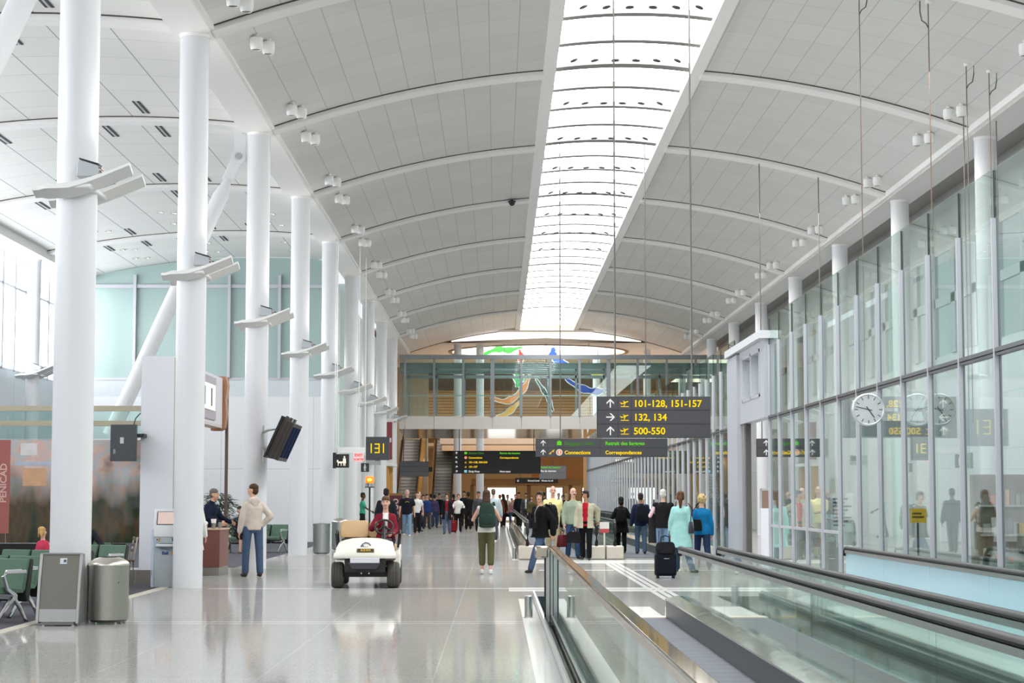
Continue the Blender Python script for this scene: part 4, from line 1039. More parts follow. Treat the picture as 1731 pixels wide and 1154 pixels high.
# details of the printed scene: brick pier, glowing windows, balcony
MB().box(-9.02, -8.78, -0.014, -0.01, 0.9, 2.58).build('printed_pier', mat('a8605a', 0.4), t)
text('printed_lettering', 'PENICAD', 0.17, (-8.84, -0.015, 1.45), mat('dcb4a6', 0.5), t, rot=(math.pi / 2, -math.pi / 2, 0))
for x, z, w_, h_, c_ in ((-8.55, 1.75, 0.42, 0.32, 'd0a27c'), (-8.05, 1.70, 0.40, 0.36, 'cf9a78'), (-8.7, 2.12, 1.0, 0.07, 'b4bccb'), (-8.6, 2.30, 0.3, 0.22, 'dcd6d4'), (-7.95, 2.36, 0.12, 0.12, 'eab28c')):
    MB().box(x, x + w_, -0.0135, -0.01, z, z + h_).build('printed_window', mat(c_, 0.3, noise=0.2, scale=5), t)
t = thing('monitor', 'dark monitor seen from behind, bracketed to the white pylon', 'monitor', (-6.65, 33.85, 0))
MB().box(-0.235, 0.225, -0.06, 0.06, 2.19, 2.84).build('case', mat('43474b', 0.45), t, bevel=0.01)
MB().box(-0.06, 0.005, -0.066, -0.06, 2.50, 2.61).build('label_plate', mat('c2c6c8', 0.5), t)
MB().box(-0.18, -0.14, -0.064, -0.06, 2.32, 2.40).build('socket_plate', mat('8d9194', 0.5), t)
MB().box(0.10, 0.34, 0.06, 0.35, 2.62, 2.68).build('bracket', M_dark, t)
MB().tube([(0.17, 0.0, 2.84), (0.2, 0.0, 2.95), (0.24, 0.1, 3.02), (0.25, 0.2, 3.05)], 0.01, 6).build('cable', M_black, t)

# service counter with things on it
t = thing('service_counter', 'red-brown service counter on a steel base behind the second column', 'counter', (-5.86, 38.45, 0))
MB().box(-0.38, 0.36, -0.66, 0.62, 0.16, 0.90).build('body', mat('7a4a40', 0.45, noise=0.06), t, bevel=0.006)
MB().box(-0.37, 0.35, -0.65, 0.61, 0.0, 0.16).build('kick_plate', M_brush, t)
MB().box(-0.40, 0.38, -0.68, 0.64, 0.90, 0.925).build('top', mat('cdb096', 0.4), t)
MB().box(0.361, 0.366, 0.1, 0.13, 0.72, 0.84).build('latch', M_chrome, t)
def canister(x, y, r, h, top, label):
    t = thing('canister', label, 'canister', (x, y, 0.925), 0, 'containers on the service counter')
    MB().lathe([(r, 0), (r, h)], 20).build('body', mat('a9a49c', 0.3, 0.9), t, smooth=30)
    if top == 'dome': MB().ell((0, 0, h + r * 0.7), (r * 1.15, r * 1.15, r * 1.4), 16, 10).build('dome_lid', mat('eceae8', 0.4), t, smooth=40)
    elif top == 'flat': MB().lathe([(r * 1.1, h), (r * 1.3, h + 0.07), (r * 1.3, h + 0.08)], 20).build('cup_stack', mat('efedea', 0.5), t, smooth=30)
    else: MB().lathe([(r * 1.02, h), (r * 1.02, h + 0.012)], 20).build('lid', M_steel, t, smooth=30)
canister(-5.80, 38.0, 0.03, 0.08, 'dome', 'left small canister with a white domed lid on the counter')
canister(-5.66, 38.05, 0.042, 0.11, 'flat', 'steel canister holding white cups on the counter')
canister(-5.57, 38.3, 0.04, 0.11, 'plain', 'plain lidded steel canister at the right of the counter')
canister(-5.93, 38.25, 0.035, 0.10, 'plain', 'plain lidded steel canister at the back left of the counter')

# tilted bank of flight monitors on the third column
t = thing('monitor_bank', 'bank of three tilted flight monitors on a bracket at the third column', 'monitors', (-4.62, 40.85, 2.76))
tilt = R(24)
ux = Vector((math.cos(tilt), 0, -math.sin(tilt))); uz = Vector((math.sin(tilt), 0, math.cos(tilt)))
for i in range(3):
    y = -0.55 + 0.56 * i; c = Vector((0.05, y, 0))
    m_ = MB().obox(c, ux * 0.26, (0, 0.52, 0), uz * 0.86).build('monitor', mat('433a35', 0.4, 0.2, noise=0.15, scale=3), t, bevel=0.012)
    MB().obox(c + ux * 0.132, ux * 0.006, (0, 0.46, 0), uz * 0.7).build('screen', emis('2a3550', 0.6), m_)
for i in range(3):
    MB().obox(Vector((0.05, -0.81, 0)) + ux * (-0.085 + 0.085 * i), ux * 0.03, (0, 0.01, 0), uz * 0.84).build('cooling_strip', mat('2a2522', 0.4), t)
    MB().obox(Vector((0.05, -0.6, 0)) + ux * (-0.08 + 0.085 * i) + uz * 0.47, ux * 0.05, (0, 0.2, 0), uz * 0.08).build('top_clip', mat('55534f', 0.4, 0.5), t)
MB().obox(Vector((0.05, 0, 0)) - ux * 0.16, ux * 0.05, (0, 1.66, 0), uz * 0.95).build('back_plate', M_black, t)
for z in (0.25, -0.15): MB().tube([(-0.52, 0.70, z * 0.8), (-0.34, 0.45, z), (-0.12, 0.1, z * 1.1)], 0.03, 8).build('bracket_arm', M_steel, t, smooth=40)
MB().box(-0.62, -0.48, 0.66, 0.72, -0.45, 0.35).build('wall_plate', M_steel, t)

# potted plant
t = thing('potted_plant', 'leafy potted plant with orange blooms beside the service counter', 'plant', (-5.98, 40.85, 0))
MB().lathe([(0.16, 0), (0.20, 0.34), (0.22, 0.36), (0.20, 0.36)], 24).build('pot', mat('6b5a44', 0.6), t, smooth=30)
mb = MB(); mb.cyl((0, 0, 0.3), (0.02, 0, 1.1), 0.02, 0.012, 8)
for i in range(8):
    a = i * 2.4; mb.tube([(0, 0, 0.5 + 0.07 * i), (0.15 * math.cos(a), 0.15 * math.sin(a), 0.8 + 0.08 * i), (0.28 * math.cos(a), 0.28 * math.sin(a), 0.95 + 0.07 * i)], 0.008, 5)
mb.build('stems', mat('5a5a38', 0.6), t)
mb = MB(); rnd = random.Random(3)
for i in range(620):
    a = rnd.uniform(0, 6.28); z = rnd.uniform(0.72, 1.62); rr = 0.40 * math.sqrt(max(0.05, 1 - ((z - 1.2) / 0.5) ** 2)) * rnd.uniform(0.35, 1)
    p = Vector((rr * math.cos(a), rr * math.sin(a), z)); d = Vector((math.cos(a), math.sin(a), rnd.uniform(-0.9, 0.2))).normalized(); s_ = d.cross(Vector((0, 0, 1))).normalized(); n_ = s_.cross(d)
    l_, w_ = rnd.uniform(0.12, 0.20), rnd.uniform(0.022, 0.036)
    mb.add([p, p + d * l_ * .5 + s_ * w_ + n_ * .01, p + d * l_, p + d * l_ * .5 - s_ * w_ + n_ * .01], [(0, 1, 2, 3)])
f_ = mb.build('foliage', mat('3a4f33', 0.5, noise=0.4, scale=6), t, fix=False); f_['kind'] = 'stuff'
mb = MB()
for i in range(16): mb.ell((rnd.uniform(-.22, .25), rnd.uniform(-.25, -.05), rnd.uniform(0.70, 0.95)), (0.035, 0.035, 0.03), 8, 6)
f_ = mb.build('blossoms', mat('d9a878', 0.6, noise=0.3), t, smooth=40); f_['kind'] = 'stuff'

# notice stand and its neighbours behind the glass
t = thing('display_board', 'tan board in a white frame standing just inside the glass doorway', 'board', (5.45, 37.6, 0))
for x in (-0.22, 0.22): MB().box(x - 0.018, x + 0.018, -0.02, 0.02, 0, 1.72).build('upright', mat('dddde0', 0.35), t, bevel=0.006)
MB().box(-0.2, 0.2, -0.012, 0.012, 0.62, 1.68).build('panel', mat('b39584', 0.6), t)
MB().box(-0.22, 0.22, -0.02, 0.02, 1.68, 1.72).box(-0.22, 0.22, -0.02, 0.02, 0.58, 0.62).build('crossbar', mat('dddde0', 0.35), t)
MB().box(-0.3, 0.3, -0.16, 0.16, 0, 0.03).build('base', M_steel, t)
t = thing('floor_sign', 'yellow notice on a low stand behind the glass wall', 'sign', (7.10, 32.0, 0))
MB().box(-0.14, 0.14, -0.01, 0.01, 1.12, 1.36).build('plate', mat('d8b02c', 0.5), t)
MB().box(-0.015, 0.015, 0.01, 0.04, 0, 1.3).build('pole', M_dark, t); MB().lathe([(0.16, 0), (0.15, 0.03)], 20).build('base', M_dark, t)
MB().box(-0.10, 0.10, -0.013, -0.01, 1.20, 1.23).box(-0.10, 0.06, -0.013, -0.01, 1.26, 1.29).build('text_lines', mat('5d4c17', 0.5), t)
t = thing('notice_stand', 'white text notice on a stand behind the glass wall near the doorway', 'notice', (6.0, 33.0, 0))
MB().box(-0.2, 0.2, -0.01, 0.01, 0.95, 1.62).build('sheet', mat('e6e8ea', 0.5), t)
MB().box(-0.02, 0.02, 0.01, 0.04, 0, 1.5).build('pole', M_steel, t); MB().lathe([(0.2, 0), (0.19, 0.03)], 20).build('base', M_steel, t)
mb = MB()
for i in range(8): mb.box(-0.16, 0.10 + 0.06 * ((i * 7) % 3 - 1), -0.013, -0.01, 1.05 + 0.065 * i, 1.08 + 0.065 * i)
mb.build('text_lines', mat('4b5870', 0.5), t)
# shelf unit at the far right behind the glass
t = thing('shelf_unit', 'brown shop shelves stocked in rows, far right behind the glass wall', 'shelves', (8.0, 29.6, 0))
MB().box(-0.55, 0.6, -0.2, 0.25, 0, 1.9).build('carcass', mat('6a5a50', 0.5), t)
for z in (0.5, 0.95, 1.4): MB().box(-0.52, 0.57, -0.27, -0.2, z, z + 0.03).build('shelf', mat('a5a19c', 0.4), t)
rnd = random.Random(5)
for z in (0.53, 0.98, 1.43):
    x = -0.48
    while x < 0.48:
        w_ = rnd.uniform(0.07, 0.13); h_ = rnd.uniform(0.14, 0.26)
        p_ = MB().box(0, w_ - 0.01, 0, 0.05, 0, h_).build('packet', mat(rnd.choice(['b5705a', '8f8b86', 'c9a27c', '77706c', 'bdb7b0']), 0.5), None)
        p_.location = (8.0 + x, 29.6 - 0.262, z + 0.002); tag(p_, 'packet standing on the brown shelves behind the glass', 'packet', 'packets on the shelves'); x += w_
# shop portal at the far left with its red panels
t = thing('shop_portal', 'tall wood-framed shop portal with dark red sign panels below the bridge end', 'shop front', (-5.10, 90.5, 0))
MB().box(-0.35, 0.05, -1.9, -1.6, 0, 3.0).build('wood_jamb', mat('c58f4a', 0.45, noise=0.15), t)
MB().box(-0.35, 0.05, 1.4, 1.7, 0, 3.0).build('wood_jamb', mat('c58f4a', 0.45, noise=0.15), t)
MB().box(-0.35, 0.25, -2.0, 1.8, 3.0, 3.15).build('lintel', M_white, t)
MB().box(-0.2, 0.25, -2.0, -1.85, 3.15, 5.2).build('side_panel', mat('e4dcd8', 0.5), t)
MB().box(-0.16, 0.21, -2.02, -2.0, 3.3, 5.05).build('red_panel', mat('8a3b44', 0.5), t)
MB().box(-0.12, 0.17, -2.03, -2.02, 4.1, 4.3).build('white_stripe', mat('e8dcdc', 0.5), t)
t = thing('banner_stand', 'dark red banner stand with a column of pale rings beside the black shirt man', 'banner', (-4.35, 82.0, 0))
MB().box(-0.28, 0.28, -0.02, 0.02, 0.05, 1.62).build('panel', mat('4d1d1f', 0.5), t)
MB().box(-0.3, 0.3, -0.03, 0.03, 1.62, 1.72).build('top_bar', mat('8a6334', 0.5), t); MB().box(-0.3, 0.3, -0.2, 0.2, 0, 0.05).build('base', M_dark, t)
for i in range(4):
    MB().tube([(-0.02 + 0.10 * math.cos(a), -0.03, 0.62 + 0.25 * i + 0.085 * math.sin(a)) for a in [2 * math.pi * k / 16 for k in range(16)]], 0.022, 6, closed=True, up=(0, 1, 0)).build('ring', mat('dcc9c4', 0.5), t)

# ================================================================== rows of waiting seats
M_seat = mat('54705c', 0.75, noise=0.08, bump=0.1); M_shell = mat('242c24', 0.6)
def seat_row(x, y, rz, n, label):
    t = thing('seat_row', label, 'seats', (x, y, 0), rz, 'green waiting seats')
    p = 0.57
    for i in range(n):
        X = -p * (i + 0.5)
        q = MB().prism([(0.20, 0.40), (0.30, 0.78), (0.345, 0.78), (0.26, 0.38)], 'x', X - 0.255, X + 0.255).build('backrest', M_seat, t, bevel=0.012)
        MB().prism([(0.262, 0.36), (0.35, 0.785), (0.40, 0.77), (0.33, 0.25), (0.28, 0.25)], 'x', X - 0.265, X + 0.265).build('back_shell', M_shell, t, bevel=0.012)
        MB().prism([(-0.22, 0.36), (-0.23, 0.43), (-0.20, 0.455), (0.24, 0.42), (0.24, 0.36)], 'x', X - 0.255, X + 0.255).build('seat', M_seat, t, bevel=0.015)
    MB().box(-p * n, 0, 0.02, 0.09, 0.29, 0.35).build('beam', M_chrome, t)
    for i in range(n + 1):
        X = -p * i
        MB().tube([(X, 0.06, 0.33), (X, -0.10, 0.42), (X, -0.17, 0.58), (X, -0.12, 0.63), (X, 0.22, 0.63)], 0.022, 8, ry=0.03).build('armrest', M_chrome, t, smooth=40)
    for X in (-0.02, -p * n + 0.02):
        MB().tube([(X, 0.05, 0.32), (X, -0.08, 0.22), (X, -0.26, 0.015)], [0.035, 0.032, 0.02], 8).build('leg', M_chrome, t, smooth=40)
        MB().tube([(X, 0.05, 0.30), (X, 0.14, 0.2), (X, 0.27, 0.015)], [0.03, 0.028, 0.02], 8).build('leg', M_chrome, t, smooth=40)
        for y in (-0.26, 0.27): MB().cyl((X, y, 0.005), (X, y, 0.03), 0.028, n=10).build('foot', M_dark, t)
    return t
A = R(-28)
seat_row(-5.98, 23.6, A, 2, 'nearest row of green waiting seats at the lower left edge')
seat_row(-6.10, 24.7, A, 2, 'second row of green waiting seats from the front')
seat_row(-5.98, 27.2, A, 3, 'third row of green waiting seats, left of the slanted stand')
seat_row(-6.10, 30.4, A, 3, 'rear row of green waiting seats in front of the street scene')
seat_row(-5.98, 53.3, R(-24), 2, 'green waiting seats seen between the third and fourth columns')
def cafe_chair(x, y, rz, label):
    t = thing('cafe_chair', label, 'chair', (x, y, 0), rz, 'chairs in front of the lounge screen')
    mt = mat('b9b0a2', 0.3, 0.6)
    for sx in (-0.19, 0.19):
        MB().tube([(sx, 0.20, 0), (sx, 0.19, 0.45), (sx, 0.26, 0.86)], 0.016, 8).build('leg', mt, t, smooth=40)
        MB().tube([(sx, -0.20, 0), (sx, -0.19, 0.44)], 0.016, 8).build('leg', mt, t, smooth=40)
    MB().box(-0.21, 0.21, -0.21, 0.21, 0.44, 0.47).build('seat', mat('6b4a38', 0.5), t, bevel=0.008)
    for z, yy in ((0.60, 0.213), (0.70, 0.228), (0.80, 0.245)): MB().box(-0.19, 0.19, yy - 0.01, yy + 0.01, z, z + 0.05).build('back_slat', mt, t)
cafe_chair(-7.05, 33.4, R(70), 'ladder-back cafe chair left of the bin in front of the dark screen base')
cafe_chair(-6.55, 33.2, R(-70), 'ladder-back cafe chair nearest the white pylon')
# suitcases etc. of the people are built with them

# ================================================================== golf cart
ct = thing('golf_cart', 'white electric cart with tan seat and amber beacon driving along the concourse', 'cart', (-2.25, 32.68, 0), R(1.5))
M_cw = mat('e8e4d8', 0.3, coat=0.4, noise=0.02); M_tire = mat('4a463f', 0.8, noise=0.12, scale=30, bump=0.2)
# cowl, lofted across its profile so that it crowns and narrows towards the top
def cowl():
    prof = [(-0.36, 0.515, 0.53), (-0.375, 0.545, 0.535), (-0.355, 0.60, 0.525), (-0.30, 0.68, 0.51), (-0.18, 0.78, 0.485), (-0.05, 0.835, 0.465), (0.12, 0.855, 0.455), (0.16, 0.80, 0.46), (0.18, 0.50, 0.50), (0.0, 0.47, 0.50)]
    rr = []
    for u in [-1, -0.94, -0.8, -0.5, -0.2, 0.2, 0.5, 0.8, 0.94, 1]:
        k = abs(u) ** 4
        rr.append([(u * hw, y + 0.05 * k * (y < 0), z - 0.055 * k * (z > 0.6) - 0.02 * u * u * (z > 0.6)) for y, z, hw in prof])
    return MB().rings(rr).build('cowl', M_cw, ct, smooth=50)
cowl()
MB().box(-0.30, 0.20, -0.375, -0.35, 0.435, 0.525).build('front_bumper_strip', mat('dcdce2', 0.3), ct, bevel=0.01).location = (0.05, 0, 0)
MB().prism([(-0.29, 0.44), (0.27, 0.44), (0.20, 0.33), (-0.22, 0.33)], 'y', -0.37, -0.2).build('front_bumper', mat('35363a', 0.5), ct, bevel=0.01)
MB().box(-0.345, 0.345, -0.30, 0.10, 0.28, 0.50).build('front_chassis', mat('1c1a19', 0.6), ct)
MB().box(-0.42, 0.42, -0.06, 0.06, 0.19, 0.28).box(-0.40, 0.40, 0.1, 1.9, 0.22, 0.30).build('underframe', mat('1f1d1b', 0.6), ct)
for x in (-0.06, 0.07): MB().cyl((x, -0.3, 0.26), (x, -0.24, 0.26), 0.012, n=8).build('tow_eye', M_chrome, ct)
pd = Vector((0, 0.567, 0.824)); pn = Vector((0, -0.824, 0.567)); pc = Vector((0.01, -0.325, 0.642))
MB().obox(pc + pn * 0.008, (0.29, 0, 0), pn * 0.014, pd * 0.068).build('plate', mat('2a2312', 0.5), ct)
MB().obox(pc + pn * 0.016, (0.272, 0, 0), pn * 0.003, pd * 0.056).build('plate_border', mat('a98d3d', 0.4), ct); MB().obox(pc + pn * 0.0175, (0.262, 0, 0), pn * 0.003, pd * 0.047).build('plate_field', mat('1f1a10', 0.5), ct)
text('plate_number', '6230', 0.052, pc + pn * 0.020 - pd * 0.019, mat('d2ae45', 0.4), ct, align='CENTER', rot=(math.pi / 2 - R(34.5), 0, 0), sx=1.7)
mb = MB()
mb.tube([(-0.06, -0.272, 0.722), (-0.05, -0.235, 0.752), (0.0, -0.205, 0.778), (0.06, -0.22, 0.768), (0.095, -0.262, 0.732)], 0.010, 5)
mb.tube([(-0.065, -0.278, 0.715), (-0.052, -0.245, 0.745), (-0.035, -0.268, 0.722)], 0.014, 5)
mb.build('emblem', mat('5a5a86', 0.4), ct)
for x in (-0.02, 0.01, 0.04): MB().ell((x, -0.283, 0.71), (0.010, 0.008, 0.008), 6, 4).build('emblem_dot', mat('8a8aa0', 0.4), ct)
def wheel(x, y):
    t = MB().lathe([(0.115, -0.10), (0.185, -0.105), (0.215, -0.085), (0.222, -0.05), (0.224, 0.0), (0.222, 0.05), (0.215, 0.085), (0.185, 0.105), (0.115, 0.10)], 36).build('wheel', M_tire, ct, smooth=40)
    t.rotation_euler = (0, math.pi / 2, 0); t.location = (x, y, 0.224)
    for zz in (-0.05, 0.0, 0.05): MB().lathe([(0.2235, zz - 0.006), (0.2255, zz), (0.2235, zz + 0.006)], 36).build('tread_rib', mat('38352f', 0.8), t)
    MB().lathe([(0.04, -0.095), (0.11, -0.09), (0.118, -0.06), (0.118, 0.06), (0.11, 0.09), (0.04, 0.095)], 24).build('rim', mat('8d8b86', 0.4, 0.6), t, smooth=40)
for x in (-0.475, 0.475): wheel(x, 0); wheel(x, 1.62)
# sides, floor, rear body
MB().box(-0.50, 0.50, 0.14, 0.95, 0.30, 0.36).build('floor_pan', mat('3a3836', 0.7), ct)
for s in (-1, 1):
    MB().prism([(0.85, 0.30), (0.88, 0.50), (0.98, 0.66), (1.25, 0.70), (1.9, 0.70), (2.05, 0.62), (2.05, 0.45), (1.92, 0.44), (1.86, 0.38), (1.62, 0.50), (1.40, 0.46), (1.34, 0.32)], 'x', min(s * 0.36, s * 0.57), max(s * 0.36, s * 0.57)).build('rear_fender', M_cw, ct, bevel=0.02)
    MB().box(min(s * 0.47, s * 0.54), max(s * 0.47, s * 0.54), 0.14, 1.1, 0.26, 0.34).build('sill', mat('5d5c5a', 0.5), ct, bevel=0.01)
    MB().tube([(s * 0.53, 0.95, 0.66), (s * 0.56, 0.96, 0.90), (s * 0.56, 1.05, 0.95), (s * 0.56, 1.28, 0.95), (s * 0.54, 1.32, 0.72)], 0.025, 8).build('arm_hoop', M_black, ct, smooth=40)
MB().box(-0.37, 0.37, 0.85, 2.0, 0.30, 0.62).build('seat_pod', mat('2b2926', 0.6), ct)
MB().box(-0.50, 0.50, 0.80, 1.28, 0.60, 0.73).build('seat_cushion', mat('c9a77c', 0.6, noise=0.05), ct, bevel=0.04)
for s in (-1, 1):
    c_ = 0.255 * s
    oc = []
    for cx_, cz_, a0 in ((0.18, 1.07, 0), (-0.18, 1.07, 90), (-0.20, 0.90, 180), (0.20, 0.90, 270)):
        for q in range(5): oc.append((cx_ + 0.065 * math.cos(R(a0 + 22.5 * q)), cz_ + 0.065 * math.sin(R(a0 + 22.5 * q))))
    def sl(u, v_, o_): return (c_ + u, 1.24 + (v_ - 0.83) * 0.22 + o_, v_)
    MB().rings([[sl(u * .93, 0.98 + (v_ - 0.98) * .93, -0.055) for u, v_ in oc], [sl(u, v_, -0.03) for u, v_ in oc], [sl(u, v_, 0.03) for u, v_ in oc], [sl(u * .95, 0.98 + (v_ - 0.98) * .95, 0.05) for u, v_ in oc]]).build('seat_back', mat('c9a77c', 0.6, noise=0.05), ct, smooth=50)
MB().box(-0.44, 0.44, 1.33, 1.36, 0.70, 0.95).build('seat_frame', M_black, ct)
MB().box(-0.45, 0.45, 1.42, 2.0, 0.70, 0.78).build('rear_tray', mat('3a3b3d', 0.6), ct)
MB().cyl((0.0, 1.5, 0.75), (0.0, 1.5, 1.72), 0.016, n=10).build('beacon_pole', M_black, ct)
MB().box(-0.085, 0.085, 1.43, 1.57, 1.72, 1.735).build('beacon_plate', M_black, ct)
MB().lathe([(0.075, 1.735), (0.08, 1.80)], 20, (0.0, 1.5, 0)).build('beacon_base', M_chrome, ct, smooth=30)
MB().lathe([(0.075, 1.80), (0.08, 1.82), (0.078, 1.90), (0.066, 1.925)], 20, (0.0, 1.5, 0)).build('beacon_lens', mat('f07a1a', 0.2, emit=0.9), ct, smooth=40)
MB().ell((0.0, 1.425, 1.86), (0.045, 0.01, 0.03), 10, 6).build('beacon_lamp', emis('ffd560', 2.0), ct)
# steering
sw = Vector((0.30, 0.42, 1.03)); ax = Vector((0, -0.78, 0.62)).normalized(); u_ = Vector((1, 0, 0)); v_ = ax.cross(u_)
MB().tube([sw + u_ * 0.155 * math.cos(a) + v_ * 0.155 * math.sin(a) for a in [2 * math.pi * k / 28 for k in range(28)]], 0.018, 8, closed=True, up=ax).build('steering_wheel', M_black, ct, smooth=50)
mb = MB()
for a in (R(90), R(210), R(330)): mb.cyl(sw, sw + (u_ * math.cos(a) + v_ * math.sin(a)) * 0.15, 0.022, 0.014, 8)
mb.ell(sw, (0.05, 0.05, 0.04), 12, 8)
mb.build('steering_hub', M_black, ct, smooth=50)
MB().cyl(sw, sw - ax * 0.0 + Vector((0, -0.22, -0.27)), 0.03, 0.045, 12).build('steering_column', M_black, ct, smooth=40)
MB().cyl(sw + Vector((0.05, -0.05, -0.12)), sw + Vector((0.2, -0.08, -0.10)), 0.008, n=6).build('indicator_stalk', M_chrome, ct)
MB().box(-0.42, 0.44, 0.10, 0.20, 0.60, 0.84).build('dashboard', mat('2d2b29', 0.6), ct, bevel=0.02)
# ================================================================== people
PEND = []
def tcap(mb, a, b, r0, r1, n=12):
    """tapered limb segment with rounded ends"""
    a, b = Vector(a), Vector(b); d = (b - a)
    if d.length < 1e-5: return mb.ell(a, (r0, r0, r0), n, 8)
    d.normalize(); u = d.orthogonal().normalized(); v = d.cross(u); rr = []
    for k in range(4):
        t = math.pi / 2 * (1 - k / 4); rr.append((a - d * r0 * math.sin(t), max(r0 * math.cos(t), r0 * 0.06)))
    rr.append((a, r0)); rr.append((b, r1))
    for k in range(1, 5):
        t = math.pi / 2 * k / 4; rr.append((b + d * r1 * math.sin(t), max(r1 * math.cos(t), r1 * 0.06)))
    return mb.rings([[c + u * (r * math.cos(2 * math.pi * i / n)) + v * (r * math.sin(2 * math.pi * i / n)) for i in range(n)] for c, r in rr])
def pend(mb, name, mats, parent, voxel, smooth=4, post=None):
    me = bpy.data.meshes.new(name); me.from_pydata(mb.v, [], mb.f)
    bm = bmesh.new(); bm.from_mesh(me); bmesh.ops.recalc_face_normals(bm, faces=bm.faces); bm.to_mesh(me); bm.free()
    o = bpy.data.objects.new(name, me); C.objects.link(o); o.parent = parent
    m = o.modifiers.new('r', 'REMESH'); m.mode = 'VOXEL'; m.voxel_size = voxel
    m = o.modifiers.new('s', 'SMOOTH'); m.factor = 0.5; m.iterations = smooth
    PEND.append((o, mats if isinstance(mats, list) else [mats], post))
    return o
def flush():
    dg = bpy.context.evaluated_depsgraph_get(); dg.update()
    new = [bpy.data.meshes.new_from_object(o.evaluated_get(dg)) for o, _, _ in PEND]
    for (o, mats, post), me in zip(PEND, new):
        o.modifiers.clear(); o.data = me; me.name = o.name
        me.materials.clear()
        for m in mats: me.materials.append(m)
        if post: post(me)
        me.polygons.foreach_set('use_smooth', [True] * len(me.polygons)); me.update()
    PEND.clear()
def join_into(me, extra):
    """append builder geometry (its own material slots) to a finished mesh"""
    bm = bmesh.new(); bm.from_mesh(me)
    vs_ = [bm.verts.new(p) for p in extra.v]
    for f, mi in zip(extra.f, extra.m):
        try:
            q = bm.faces.new([vs_[i] for i in f]); q.material_index = mi; q.smooth = True
        except ValueError: pass
    bm.normal_update(); bm.to_mesh(me); bm.free()
SK = {'fair': 'd9a98c', 'pink': 'dcae98', 'tan': 'b98463', 'dark': '5d3d2c'}
def hand(mb, wr, d, th, side, curl=0.35, s=1.0):
    d = d.normalized(); t = (th - d * th.dot(d))
    if t.length < 1e-3: t = d.orthogonal()
    t.normalize(); n = d.cross(t) * side
    def ring(c, w_, k_): return [c + t * (w_ * math.cos(2 * math.pi * i / 8)) + n * (k_ * math.sin(2 * math.pi * i / 8)) for i in range(8)]
    mb.rings([ring(wr - d * .01 * s, .024 * s, .019 * s), ring(wr + d * .02 * s, .031 * s, .018 * s), ring(wr + d * .055 * s, .041 * s, .016 * s), ring(wr + d * .088 * s, .038 * s, .012 * s)])
    for i, L in enumerate((.070, .079, .073, .057)):
        p = wr + (d * (.083 - .004 * abs(i - 1)) + t * (.0305 - .0205 * i)) * s; pts = [p]; a = curl * 0.5
        for k, q in enumerate((.45, .32, .23)):
            p = p + (d * math.cos(a) + n * math.sin(a)) * L * q * s; pts.append(p); a += curl
        mb.tube(pts, [.0098 * s, .0094 * s, .0085 * s, .0065 * s], 6)
    p = wr + (d * .022 + t * .030) * s; dd = (t * .62 + d * .72 + n * .32).normalized()
    q = p + dd * .036 * s; r_ = q + (d * .9 + t * .15 + n * .4).normalized() * .030 * s
    mb.tube([p, q, r_], [.0125 * s, .0105 * s, .008 * s], 6)
def ik(a, b, l1, l2, pole):
    d = b - a; L = min(d.length, (l1 + l2) * 0.999); d.normalize(); b = a + d * L
    x = (l1 * l1 - l2 * l2 + L * L) / (2 * L); h = math.sqrt(max(l1 * l1 - x * x, 0))
    p = pole - d * pole.dot(d)
    if p.length < 1e-4: p = d.orthogonal()
    return a + d * x + p.normalized() * h, b

